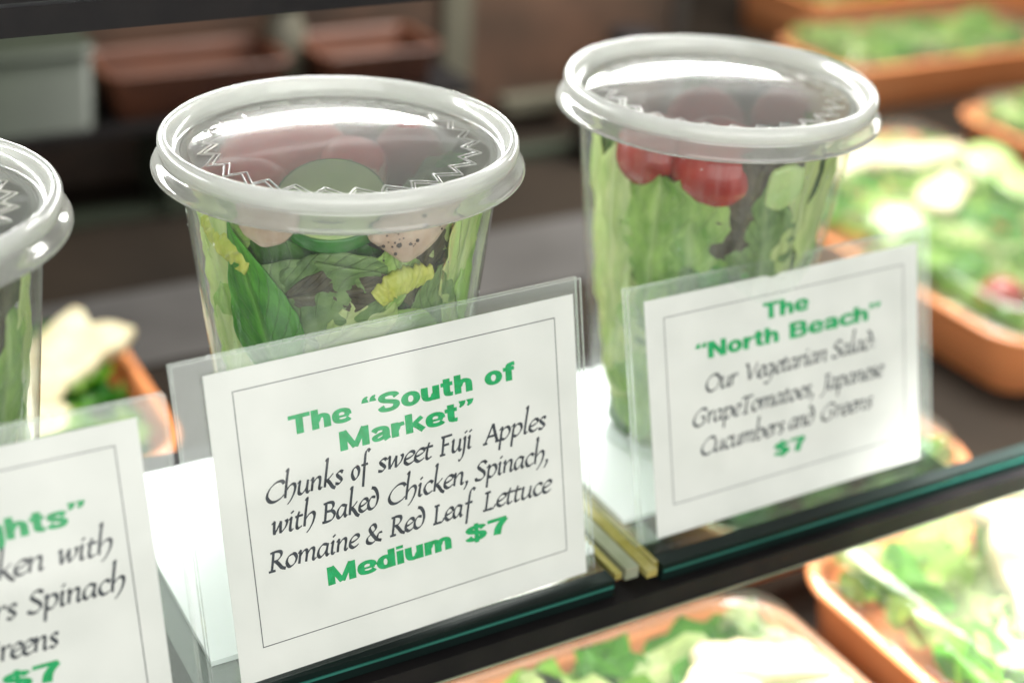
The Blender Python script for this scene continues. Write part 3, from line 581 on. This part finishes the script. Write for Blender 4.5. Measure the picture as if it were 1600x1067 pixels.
def circle_out(r, n=40, sq=1.0, wob=.02, seed=0):
    return [(r*math.cos(2*math.pi*k/n)*(1+wob*noise.noise(Vector((math.cos(2*math.pi*k/n)*2, math.sin(2*math.pi*k/n)*2, seed)))*2), sq*r*math.sin(2*math.pi*k/n)) for k in range(n)]
def cuke(loc, rot, r, th, label, group=None):
    """cucumber slice: flesh disc with a skin ring as its part"""
    t = thing('cucumber_slice', label, 'cucumber slice', loc, 0, group); t.rotation_euler = rot
    lathe('flesh', [(0, th*.5), (r*.5, th*.51), (r*.93, th*.5), (r*.955, th*.42), (r*.955, -th*.42), (r*.93, -th*.5), (r*.5, -th*.51), (0, -th*.5)], MAT['cuke_flesh'], t, seg=40)
    lathe('skin', [(r*.957, th*.40), (r*.985, th*.42), (r, th*.32), (r*1.005, 0), (r, -th*.32), (r*.985, -th*.42), (r*.957, -th*.40)], MAT['cuke_skin'], t, seg=40)
    return t
def tomato(loc, r, label, sq=1.12, rot=(0, 0, 0), group=None, m='tomato'):
    prof = [(0, r*sq)] + [(r*math.sin(a), r*sq*math.cos(a)) for a in [math.pi*k/18 for k in range(1, 18)]] + [(0, -r*sq*.94)]
    t = lathe('tomato', prof, MAT[m], seg=32); t.location = Vector(loc)*S; t.rotation_euler = rot
    return tag(t, label, 'tomato', group)
def onwall(cup, th, z, depth):
    r = rin(z)-depth; return Vector((cup[0]+r*math.cos(R(th)), cup[1]+r*math.sin(R(th)), z))
def wallM(cup, th, z, depth, roll=0, lean=0):
    """slab lying flat on the inside of the cup: local z points outwards"""
    p = onwall(cup, th, z, depth)
    return Matrix.Translation(p*S) @ Matrix.Rotation(R(th), 4, 'Z') @ Matrix.Rotation(R(90), 4, 'Y') @ Matrix.Rotation(R(lean), 4, 'Y') @ Matrix.Rotation(R(roll), 4, 'Z')
# --- middle cup, read from the photograph
W = wall_leaf
W('spinach_leaf', MAT['spinach'], 212, 101, 27, 13, -16, 0.3, 'point', .5, .5, 2, label='bright green spinach leaf with a pointed edge, lower left of the middle cup')
W('spinach_leaf', MAT['spinach_pale'], 246, 112, 22, 10, 80, 1.5, 'oval', .9, 1.0, 4, label='broad dull green spinach leaf under the cucumber in the middle cup')
W('spinach_leaf', MAT['spinach_pale'], 236, 98, 27, 20, 55, 0.8, 'oval', .7, .8, 6, label='large grey green leaf low in the front of the middle cup')
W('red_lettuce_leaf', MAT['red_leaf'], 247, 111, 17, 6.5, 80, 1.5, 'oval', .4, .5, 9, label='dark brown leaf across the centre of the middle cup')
W('romaine_leaf', MAT['romaine'], 270, 116, 13, 7, 20, 0.6, 'torn', 1.4, 1.2, 12, jag=.2, label='small curled green leaf with torn tip beside the yellow rib')
W('romaine_leaf', MAT['pale_romaine'], 188, 100, 36, 15, -4, .6, 'torn', 1.0, 1.0, 14, label='pale romaine leaf along the left side of the middle cup')
W('romaine_leaf', MAT['romaine'], 200, 72, 30, 16, -14, 0.7, 'torn', 1.2, .9, 16, label='green romaine leaf low at the left of the middle cup')
W('romaine_leaf', MAT['pale_romaine'], 252, 98, 15, 8, 55, 0.4, 'fan', 1.2, .9, 18, label='yellow green leaf folded below the crinkled rib in the middle cup')
W('romaine_leaf', MAT['romaine'], 262, 88, 22, 12, 78, 0.8, 'torn', 1.0, 1.0, 20, label='green leaf just above the card edge at the front of the middle cup')
W('romaine_leaf', MAT['pale_romaine'], 306, 108, 38, 8, 2, 0.8, 'torn', 1.0, 1.0, 22, label='bright pale leaf along the right side of the middle cup')
W('romaine_leaf', MAT['romaine'], 226, 84, 24, 14, 40, 2.2, 'torn', 1.0, 1.2, 24, label='mid green leaf behind the bright spinach in the middle cup')
W('romaine_leaf', MAT['romaine'], 200, 131, 12, 9, 70, 1.3, 'torn', 1.5, 1.0, 25, label='light green leaf under the rim at the left of the middle cup')
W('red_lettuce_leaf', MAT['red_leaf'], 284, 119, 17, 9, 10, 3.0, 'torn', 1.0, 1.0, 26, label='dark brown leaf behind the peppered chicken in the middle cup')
W('spinach_leaf', MAT['spinach_pale'], 292, 92, 20, 12, 0, 2.0, 'oval', .8, 1.0, 27, label='dull green leaf low at the right of the middle cup')
W('romaine_leaf', MAT['romaine'], 324, 98, 38, 11, 2, 1.0, 'torn', 1.0, 1.0, 28, label='light green leaf at the extreme right edge inside the middle cup')
W('romaine_leaf', MAT['pale_romaine'], 168, 96, 38, 11, -3, .8, 'torn', 1.0, 1.0, 29, label='pale leaf at the extreme left edge inside the middle cup')
W('romaine_leaf', MAT['pale_romaine'], 290, 128, 9, 9, 60, 3.2, 'torn', 1.0, 1.0, 30, label='small pale leaf scrap behind the peppered chicken of the middle cup')
def rib(cup, pts, r0, label, seed):
    """crinkled romaine rib: a ridged half round strip along wall points (bearing, z)"""
    bm = bmesh.new(); uvl = bm.loops.layers.uv.verify(); n = 60; m = 12; rows = []
    P = spline([Vector((a, b)) for a, b in pts], 12)
    for i in range(n+1):
        t = i/n; q = P[min(len(P)-1, int(t*(len(P)-1)))].lerp(P[min(len(P)-1, int(t*(len(P)-1))+1)], t*(len(P)-1) % 1)
        q2 = P[min(len(P)-1, int(t*(len(P)-1))+1)]; q1 = P[max(0, int(t*(len(P)-1)))]
        Rm = rin(q.y); dx, dz = (q2.x-q1.x)*math.pi/180*Rm, q2.y-q1.y; L = math.hypot(dx, dz) or 1
        nx, nz = -dz/L, dx/L
        w = r0*(0.55+0.45*math.sin(math.pi*min(1, t+.08))**.5)*(1+0.03*math.sin(i*.9)+.16*noise.noise(Vector((i*.25, seed, 0)))*2)
        row = []
        for j in range(m+1):
            b = -1+2*j/m; hgt = w*.55*(math.sqrt(max(0, 1-b*b))) + .07*math.sin(i*1.3+b*2.2+3*noise.noise(Vector((i*.2, b, seed)))+seed)*(1-b*b) + 1.3*noise.noise(Vector((i*.22, b*1.5, seed)))*(1-b*b)
            dep = max(.2, .35 + w*.55 - hgt)
            zz = min(138, q.y+nz*b*w); rr = rin(zz)-dep; th = R(q.x)+nx*b*w/Rm
            row.append(bm.verts.new(Vector((rr*math.cos(th), rr*math.sin(th), zz))*S))
        rows.append(row)
    for i in range(n):
        for j in range(m):
            f = bm.faces.new((rows[i][j], rows[i+1][j], rows[i+1][j+1], rows[i][j+1])); f.smooth = True
            for l, (a, b) in zip(f.loops, ((i, j), (i+1, j), (i+1, j+1), (i, j+1))): l[uvl].uv = (-1+2*a/n, .3+.6*b/m)
    o = obj('romaine_rib', bm, MAT['rib']); o.location = (cup[0]*S, cup[1]*S, .4*S)
    md = o.modifiers.new('thickness', 'SOLIDIFY'); md.thickness = .5*S; md.offset = -1
    return tag(o, label, 'romaine rib')
rib(CUP2, [(186, 126), (192, 122), (201, 119), (210, 115)], 6.0, 'yellow crinkled romaine rib at the upper left of the middle cup', 3)
rib(CUP2, [(261, 108), (267, 112), (275, 113.5), (284, 114.5)], 5.0, 'yellow crinkled romaine rib above the right of the card', 8)
# chicken pieces
def poly_round(P, n=6):
    P = [Vector(p) for p in P]; out = []
    for i in range(len(P)):
        a, b, c = P[i-1], P[i], P[(i+1) % len(P)]
        s, e = b.lerp(a, .28), b.lerp(c, .28)
        for k in range(n): t = k/(n-1); out.append(tuple(s.lerp(b, t).lerp(b.lerp(e, t), t)))
    return out
# chicken bent along the wall: drawn as curved slabs on the cylinder
def wall_chunk(name, m, outline, depth, thick, label, cat, seed=0, cup=CUP2, parent=None, amp=.8):
    n = len(outline); cx = sum(a for a, b in outline)/n; cz = sum(b for a, b in outline)/n
    bm = bmesh.new(); Ls = []
    for k, ins in ((.0, 0), (.35, 0), (.7, .1), (.9, .35), (1.0, 1.2), (1.0, thick*.6), (.9, thick)):
        row = []
        for a, b in outline:
            A, B = cx+(a-cx)*k, cz+(b-cz)*k; B = min(B, 139.5)
            nn = noise.noise(Vector((A*.12+seed, B*.25, seed))); rr = rin(B) - max(.15, depth + ins + amp*(1+nn) + .3*amp*noise.noise(Vector((A*.5, B*.9, seed))))
            row.append(bm.verts.new(Vector((rr*math.cos(R(A)), rr*math.sin(R(A)), B))*S))
            if k == 0: break
        Ls.append(row)
    for i in range(1, len(Ls)-1):
        for k in range(n): bm.faces.new((Ls[i][k], Ls[i][(k+1) % n], Ls[i+1][(k+1) % n], Ls[i+1][k]))
    for k in range(n): bm.faces.new((Ls[0][0], Ls[1][k], Ls[1][(k+1) % n]))
    bm.faces.new(Ls[-1]); bmesh.ops.recalc_face_normals(bm, faces=bm.faces)
    o = obj(name, bm, m, smooth=True); o.location = (cup[0]*S, cup[1]*S, .4*S)
    if label: tag(o, label, cat)
    return o
ck1 = wall_chunk('chicken_piece', MAT['chicken'], poly_round([(207, 139), (208, 128), (217, 124), (226, 127), (232, 133), (231, 139)]), .1, 7, 'tan chicken piece under the rim at the left of the middle cup', 'chicken piece', 3, amp=.4)
ck2 = wall_chunk('chicken_piece', MAT['chicken'], poly_round([(297, 139), (292, 132), (281, 123), (271, 119.5), (262, 126), (256, 130), (262, 135), (272, 138)]), .05, 6, 'pale chicken piece specked with black pepper, upper right of the middle cup', 'chicken piece', 6, amp=.4)
ck3 = wall_chunk('chicken_piece', MAT['chicken'], poly_round([(298, 139), (292, 134.5), (283, 128.5), (280, 130), (286, 135), (292, 139)]), .0, 1.5, 'folded flap of chicken lying on the peppered chicken piece', 'chicken piece', 9, amp=.2)
rnd = random.Random(4)
for k in range(26):
    th = rnd.uniform(259, 290); z = 125+(th-259)*.33+rnd.uniform(-4, 5.5); r = rnd.choice((.25, .3, .35, .55, .9))
    p = onwall((0, 0), th, z, 0.45); bm = bmesh.new(); bmesh.ops.create_icosphere(bm, subdivisions=2, radius=r*S)
    for v in bm.verts: v.co *= 1+.35*noise.noise(v.co*900+Vector((k, 0, 0)))
    o = obj('pepper_crumb', bm, MAT['pepper'], ck2, smooth=True); o.location = p*S
# cucumber at the front wall, tilted so that both its face and its lower skin show
cd_ = R(242)
cuke((31.2*math.cos(cd_), 31.2*math.sin(cd_), 134.0), (R(24), 0, R(242-270)), 17.5, 7.0, 'cucumber slice pressed against the front wall under the lid of the middle cup')
# under the lid of the middle cup: apple chunks, a tomato and leaf edges
def top_leaf(name, m, loc, hl, hw, rz, label, seed, cat='leaf', tiltx=0.0, cup=(0, 0)):
    bm = bmesh.new()
    free_leaf(bm, loc, hl, hw, Matrix.Rotation(rz, 3, 'Z') @ Matrix.Rotation(tiltx, 3, 'X'), 'oval', seed, curl=-.3, nu=18, nv=10)
    o = obj(name, bm, m); return tag(o, label, cat)
def chunk(name, mats, loc, size, rot, label, cat, seed):
    bm = bmesh.new(); bmesh.ops.create_icosphere(bm, subdivisions=4, radius=1)
    for v in bm.verts:
        c = v.co; q = Vector((abs(c.x)**.75*(1 if c.x > 0 else -1), abs(c.y)**.75*(1 if c.y > 0 else -1), abs(c.z)**.75*(1 if c.z > 0 else -1)))
        q *= 1+.06*noise.noise(c*2+Vector((seed, 0, 0))); v.co = Vector((q.x*size[0], q.y*size[1], q.z*size[2]))*S
    bm.normal_update()
    for f in bm.faces: f.material_index = 1 if f.normal.z > .1 else 0
    o = obj(name, bm, mats, smooth=True); o.location = Vector(loc)*S; o.rotation_euler = rot; return tag(o, label, cat)
chunk('apple_chunk', [MAT['apple_flesh'], MAT['apple_skin']], (-10, 22, 132.6), (22, 16, 9), (R(6), R(-4), R(12)), 'large pink apple chunk under the lid at the back of the middle cup', 'apple chunk', 2)
chunk('apple_chunk', [MAT['apple_flesh'], MAT['apple_skin']], (-33, 2, 131.6), (11, 15, 9), (R(-5), R(8), R(50)), 'pink apple chunk at the left edge under the lid of the middle cup', 'apple chunk', 5)
tomato((28, 7, 131.2), 12.6, 'red grape tomato touching the lid of the middle cup', 1.02)
chunk('apple_chunk', [MAT['apple_flesh'], MAT['apple_skin']], (7, 5, 132.4), (15, 11, 8.5), (R(5), R(5), R(70)), 'pinkish apple chunk behind the cucumber in the middle cup', 'apple chunk', 8)
top_leaf('spinach_leaf', MAT['spinach'], (-9, -12, 140.6), 10, 2.2, R(18), 'dark spinach leaf edge touching the lid above the cucumber', 3)
top_leaf('spinach_leaf', MAT['spinach'], (31, -19, 139.6), 9, 3, R(30), 'small dark leaf under the right side of the middle lid', 7)
top_leaf('spinach_leaf', MAT['spinach_pale'], (22, -24, 137), 16, 9, R(40), 'dull green leaf behind the frosted lid, front right of the middle cup', 9)
# --- far cup
F = dict(cup=CUP3)
tomato(tuple(onwall(CUP3, 196, 127, 14.3)), 14, 'left cherry tomato pressed to the wall of the far cup', 1.0)
tomato(tuple(onwall(CUP3, 235, 125.5, 18.0)), 18, 'larger cherry tomato at the front of the far cup, under the rim', .95)
tomato((CUP3[0]-2, CUP3[1]+4, 127.8), 15.6, 'tomato at the centre under the lid of the far cup', .95)
tomato((CUP3[0]+27, CUP3[1]-6, 129.6), 12.5, 'dark red tomato touching the right side of the far lid', 1.0)
W('lettuce_leaf', MAT['romaine'], 208, 93, 27, 15, 4, .4, 'fan', 2.0, .9, 31, jag=.25, label='ruffled green lettuce leaf below the left tomato in the far cup', cat='leaf', **F)
W('lettuce_leaf', MAT['romaine'], 227, 88, 33, 16, -3, .7, 'fan', 2.2, 1.0, 33, jag=.25, label='tall ruffled lettuce leaf at the front of the far cup', **F)
W('lettuce_leaf', MAT['pale_romaine'], 183, 92, 34, 11, 2, .5, 'torn', 1.4, .9, 35, label='pale lettuce leaf along the left wall of the far cup', **F)
W('lettuce_leaf', MAT['pale_romaine'], 186, 50, 28, 12, 8, .7, 'torn', 1.4, .9, 37, label='pale lettuce leaf low on the left wall of the far cup', **F)
W('lettuce_leaf', MAT['romaine'], 198, 36, 28, 13, -6, .5, 'torn', 1.4, .9, 39, label='green lettuce leaf at the bottom left of the far cup', **F)
W('lettuce_leaf', MAT['spinach_pale'], 214, 62, 26, 14, 20, .9, 'oval', 1.2, .9, 41, label='dull green leaf half hidden by the card before the far cup', **F)
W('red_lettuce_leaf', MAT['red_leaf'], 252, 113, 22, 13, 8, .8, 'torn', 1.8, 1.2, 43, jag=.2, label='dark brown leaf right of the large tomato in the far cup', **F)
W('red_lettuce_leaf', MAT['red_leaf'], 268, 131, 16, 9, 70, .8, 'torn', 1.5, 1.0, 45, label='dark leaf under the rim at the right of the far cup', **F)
W('spinach_leaf', MAT['spinach_pale'], 262, 98, 22, 12, -8, .6, 'oval', 1.0, .9, 47, label='dull green leaf low at the right of the far cup', **F)
wall_chunk('cucumber_wedge', MAT['cuke_flesh'], poly_round([(258, 129), (257, 115), (266, 112), (277, 118), (276, 128), (268, 131)]), .4, 7, 'pale cucumber wedge behind the dark leaf of the far cup', 'cucumber wedge', 6, cup=CUP3)
W('lettuce_leaf', MAT['spinach'], 243, 88, 18, 11, 12, 1.4, 'oval', 1.2, 1.0, 49, label='deep green leaf below the dark lettuce of the far cup', **F)
W('lettuce_leaf', MAT['pale_romaine'], 280, 95, 40, 7, 3, 1.2, 'torn', 1.4, 1.0, 50, label='pale upright leaf at the right wall of the far cup', **F)
W('lettuce_leaf', MAT['pale_romaine'], 303, 96, 38, 12, 2, 1.0, 'torn', 1.0, 1.0, 51, label='pale leaf at the far right edge inside the far cup', **F)
W('lettuce_leaf', MAT['pale_romaine'], 160, 88, 42, 12, 3, .8, 'torn', 1.0, 1.0, 53, label='pale leaf at the extreme left edge inside the far cup', **F)
W('lettuce_leaf', MAT['romaine'], 318, 60, 38, 12, 3, .9, 'torn', 1.0, 1.0, 54, label='green leaf low at the far right edge inside the far cup', **F)
# --- left cup
Lc = dict(cup=CUP1)
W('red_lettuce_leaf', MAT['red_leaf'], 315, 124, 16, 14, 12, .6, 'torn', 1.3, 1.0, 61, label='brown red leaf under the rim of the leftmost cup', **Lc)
W('lettuce_leaf', MAT['romaine'], 316, 92, 26, 12, 5, .7, 'torn', 1.3, 1.0, 63, label='green lettuce leaf above the card of the leftmost cup', **Lc)
W('lettuce_leaf', MAT['pale_romaine'], 331, 100, 30, 6, 3, .5, 'torn', 1.0, .8, 65, label='pale leaf along the right wall of the leftmost cup', **Lc)
W('spinach_leaf', MAT['spinach'], 304, 90, 20, 9, -8, 1.2, 'oval', 1.0, 1.0, 67, label='dark green leaf beside the lettuce in the leftmost cup', **Lc)

W('lettuce_leaf', MAT['pale_romaine'], 345, 96, 38, 10, 2, .8, 'torn', 1.0, .8, 68, label='pale leaf at the extreme right edge inside the leftmost cup', **Lc)
# ------------------------------------------------------------------ orange salad trays on the lower deck
def rrect(x0, x1, y0, y1, r, n=8):
    out = []
    for cx, cy, a0 in ((x1-r, y1-r, 0), (x0+r, y1-r, 90), (x0+r, y0+r, 180), (x1-r, y0+r, 270)):
        for k in range(n+1): a = R(a0+90*k/n); out.append((cx+r*math.cos(a), cy+r*math.sin(a)))
    return out
def loft(bm, sections, close_top=False, close_bottom=False):
    L = [[bm.verts.new((x*S, y*S, z*S)) for x, y in pts] for pts, z in sections]; n = len(L[0])
    for i in range(len(L)-1):
        for k in range(n): f = bm.faces.new((L[i][k], L[i][(k+1) % n], L[i+1][(k+1) % n], L[i+1][k])); f.smooth = True
    if close_bottom: bm.faces.new(L[0])
    if close_top: bm.faces.new(L[-1])
def tray(loc, wx, wy, h, label, mat='orange', rz=0.0, r=34, lid=True, lidh=16):
    t = thing('salad_tray', label, 'salad tray', loc, rz)
    X, Y = wx/2, wy/2
    def sec(d, z): return (rrect(-X+d, X-d, -Y+d, Y-d, max(6, r-d)), z)
    bm = bmesh.new(); loft(bm, [sec(12, 0), sec(10, 1.5), sec(5, h-4), sec(4.6, h-1), sec(6.2, h-1), sec(6.6, h-4), sec(11.6, 3), sec(14, 2)], True, True)
    obj('tray_body', bm, MAT[mat], t)
    bm = bmesh.new(); loft(bm, [sec(4.4, h-2.6), sec(0, h-2.8), sec(-.6, h-1.6), sec(0, h-.2), sec(2.5, h+.5), sec(5.5, h), sec(6, h-2.2), sec(4.4, h-2.6)])
    obj('rim', bm, MAT[mat], t)
    if lid:
        bm = bmesh.new(); loft(bm, [sec(1.2, h+.9), sec(6.5, h+1.2), sec(8.5, h+4), sec(11, h+lidh*.8), sec(15, h+lidh), sec(22, h+lidh+.8)], True, False)
        obj('clear_lid', bm, MAT['box_lid'], t)
    return t
def greens_in(loc, wx, wy, h, n, seed, label, pal, rz=0):
    global rnd
    rnd = random.Random(seed); bm = bmesh.new(); X, Y = wx/2-12, wy/2-12
    def clip(p): return Vector((max(-X, min(X, p.x)), max(-Y, min(Y, p.y)), max(14, min(h+12, p.z))))
    for k in range(n):
        a = rnd.uniform(-X, X); b = rnd.uniform(-Y, Y); z = rnd.uniform(h*.7, h+9)
        rot = Matrix.Rotation(rnd.uniform(0, 6.28), 3, 'Z') @ Matrix.Rotation(rnd.uniform(-.7, .7), 3, 'X')
        free_leaf(bm, (a, b, z), rnd.uniform(14, 28), rnd.uniform(10, 20), rot, rnd.choice(('torn', 'oval', 'fan')), k+seed*.7, tint=rnd.choice(pal), clip=clip, nu=8, nv=6)
    bm2 = bm; o = obj('salad_greens', bm2, MAT['mixed']); o.location = Vector(loc)*S; o.rotation_euler = (0, 0, rz)
    return tag(o, label, 'greens', kind='stuff')
def chicken(loc, sx, sy, th, rot, label, group=None, seed=0):
    n = 40; out = []
    for k in range(n):
        t = 2*math.pi*k/n; c, q = math.cos(t), math.sin(t)
        e = 1+.22*noise.noise(Vector((c*1.3+seed*3, q*1.3, seed)))*2+.07*noise.noise(Vector((c*5, q*5, seed+4)))*2
        out.append((sx*abs(c)**.7*(1 if c > 0 else -1)*e, sy*abs(q)**.7*(1 if q > 0 else -1)*e))
    M = Matrix.Translation(Vector(loc)*S) @ Matrix.Rotation(rot[2], 4, 'Z') @ Matrix.Rotation(rot[1], 4, 'Y') @ Matrix.Rotation(rot[0], 4, 'X')
    return slab('chicken_slice', out, th, MAT['pale_chicken'], M, 1.5, label, 'chicken slice', group)
D0 = -139.8
LG = [(0.56, 0.76, 0.22), (0.42, 0.68, 0.14), (0.72, 0.84, 0.44), (0.34, 0.62, 0.10), (0.64, 0.80, 0.34), (0.84, 0.88, 0.62), (0.80, 0.84, 0.60)]
BG_ = [(0.12, 0.42, 0.03), (0.20, 0.52, 0.05), (0.36, 0.62, 0.08)]
# nearest front tray
def full_tray(cx, cy, wx, wy, h, lab, seed, n=95, pal=LG, **k):
    tray((cx, cy, D0), wx, wy, h, 'orange salad tray ' + lab, **k)
    greens_in((cx, cy, D0), wx-9, wy-9, h, int(n*1.4), seed, 'lettuce filling the orange tray ' + lab, pal)
full_tray(102, -92, 214, 184, 40, 'below the glass shelf, nearest the camera', 21)
full_tray(332, -82, 204, 186, 40, 'below the shelf at the lower right corner', 23)
full_tray(305, 90, 180, 120, 36, 'behind the lower right tray, mostly under the shelf', 25, pal=LG+[(0.5, 0.25, 0.1)])
full_tray(108, 98, 150, 120, 36, 'in shade under the middle of the shelf', 26, pal=BG_+LG)
full_tray(618, 292, 230, 352, 42, 'right of the far card with cucumber and chicken', 27, n=170)
full_tray(905, 420, 200, 150, 42, 'at the right edge behind the chicken and cucumber tray', 28)
full_tray(935, 668, 300, 130, 46, 'standing behind the far cup, wide front facing the shelf', 29)
full_tray(1080, 850, 400, 160, 62, 'at the top right corner, farthest back', 30, lid=False)
full_tray(-84, 312, 196, 176, 34, 'between the left and middle cups, holding chicken slices', 31, pal=BG_+LG[:3], lid=False)
# contents one can tell apart
chicken((-96, 270, -93), 52, 26, 9, (R(12), R(4), R(-10)), 'pale chicken slice nearest the left card, lying across the left tray', seed=1)
chicken((-34, 322, -90), 48, 20, 10, (R(16), R(-6), R(28)), 'pale chicken slice leaning behind the first in the left tray', seed=2)
chicken((-60, 300, -86), 30, 20, 8, (R(14), R(6), R(-30)), 'pale chicken slice at the far left of the left tray', seed=3)
for k, (x, y, z, rz, lab) in enumerate(((600, 390, -86, .3, 'chicken strip lying behind the rim of the far cup'), (665, 380, -85, -.1, 'chicken strip at the top of the right tray'), (620, 310, -84, .5, 'chicken strip in the centre of the right tray'))):
    chicken((x, y, z), 44, 15, 11, (R(8), 0, rz), lab, seed=k+4)
chicken((128, -70, -86), 34, 15, 11, (R(6), 0, .5), 'white chicken piece at the bottom edge in the nearest tray', seed=9)
chicken((160, -62, -84), 26, 12, 10, (R(-6), R(6), -.4), 'shorter white chicken piece nearer the rim of the nearest tray', seed=15)
for k, (x, y, rz, lab) in enumerate(((318, -62, .9, 'white chicken strip across the lower right tray'), (352, -84, .5, 'white chicken strip beside the right corner of the picture'), (365, -40, -.4, 'white chicken strip at the back of the lower right tray'))):
    chicken((x, y, -88), 40, 15, 12, (R(5), 0, rz), lab, seed=k+11)
cuke((690, 300, -84), (R(18), R(6), 0), 24, 7, 'cucumber slice at the right edge above the white glare')
cuke((698, 340, -82), (R(25), R(-10), 0), 22, 7, 'second cucumber slice behind the one at the right edge')
cuke((552, 285, -88), (R(20), R(-20), 0), 22, 7, 'cucumber slice near the left corner of the right tray')
tomato((545, 175, -97), 16, 'red tomato beside the upper right corner of the far card', 1.0)
tomato((580, 165, -97), 15, 'red tomato at the near end of the right tray', 1.0)
tomato((290, 75, -94), 16, 'reddish tomato in the tray under the far end of the shelf', 1.0)

# ------------------------------------------------------------------ dim things at the back of the case
tag(box('steel_strip', -500, 470, 385, 490, -139.6, -137.5, MAT['grey_ledge'], bev=.8), 'grey steel strip crossing the deck behind the cups', 'strip')
t = thing('door_track', 'dull green track on the deck behind the left and middle cups', 'track')
box('rail', -600, 600, 616, 632, -139.7, -131, MAT['olive'], t, bev=2); box('groove', -600, 600, 633, 640, -139.6, -136, MAT['black'], t, bev=1)
t = thing('sliding_door', 'dark brown sliding door with a pale stile closing the back of the case', 'door')
box('door_panel', -700, 395.5, 702, 708, -139.5, 320, MAT['wall'], t, bev=0); box('door_panel', 423.5, 640, 702, 708, -139.5, 320, MAT['wall'], t, bev=0)
box('stile', 396, 423, 696, 712, -139.5, 320, MAT['post'], t, bev=2); box('stile', 641, 656, 698, 712, -139.5, 320, MAT['dark_metal'], t, bev=2)
box('handle', 455, 522, 684, 701, -122, -109, MAT['post'], t, bev=2)
t = thing('rear_shelf', 'thin dark shelf along the sliding door holding the rust brown trays', 'shelf')
box('board', -500, 380, 604, 695, -68, -62, MAT['black'], t, bev=1); box('bracket', 120, 126, 610, 694, -139, -68.2, MAT['olive'], t, bev=1); box('bracket', -300, -294, 610, 694, -139, -68.2, MAT['olive'], t, bev=1)
tray((152, 648, -61.8), 146, 78, 36, 'rust brown tray on the rear shelf above the left side of the middle lid', mat='terracotta', lid=False, r=14)
tray((300, 648, -61.8), 108, 78, 34, 'smaller rust brown tray on the rear shelf beside the pale stile', mat='terracotta', lid=False, r=14)
t = thing('storage_box', 'dull green box on the rear shelf at the top left', 'box', (22, 648, -61.8))
bm = bmesh.new(); loft(bm, [(rrect(-48, 48, -36, 36, 8), 0), (rrect(-50, 50, -38, 38, 8), 56)], True, True); obj('body', bm, MAT['olive'], t)
bm = bmesh.new(); loft(bm, [(rrect(-52, 52, -40, 40, 9), 56.3), (rrect(-52, 52, -40, 40, 9), 62)], True, True); obj('lid', bm, MAT['olive'], t)
for k, (x, y, z, r, h, m, lab) in enumerate(((-70, 575, D0, 26, 95, 'olive', 'dull green jar standing at the far left behind the left cup'), (238, 668, -61.8, 17, 60, 'post', 'pale jar between the two rust brown trays'), (555, 640, D0, 30, 88, 'terracotta', 'rust brown jar behind the left side of the far cup'), (500, 600, D0, 22, 60, 'dark_metal', 'small dark jar beside the door handle'))):
    t = thing('jar', lab, 'jar', (x, y, z)); lathe('body', [(0, 0), (r-2, 0), (r, 3), (r, h*.75), (r*.8, h*.86), (r*.7, h)], MAT[m], t, seg=32)
    lathe('cap', [(0, h+10), (r*.7, h+10), (r*.76, h+8), (r*.76, h+.4), (0, h+.4)], MAT['black'], t, seg=32)
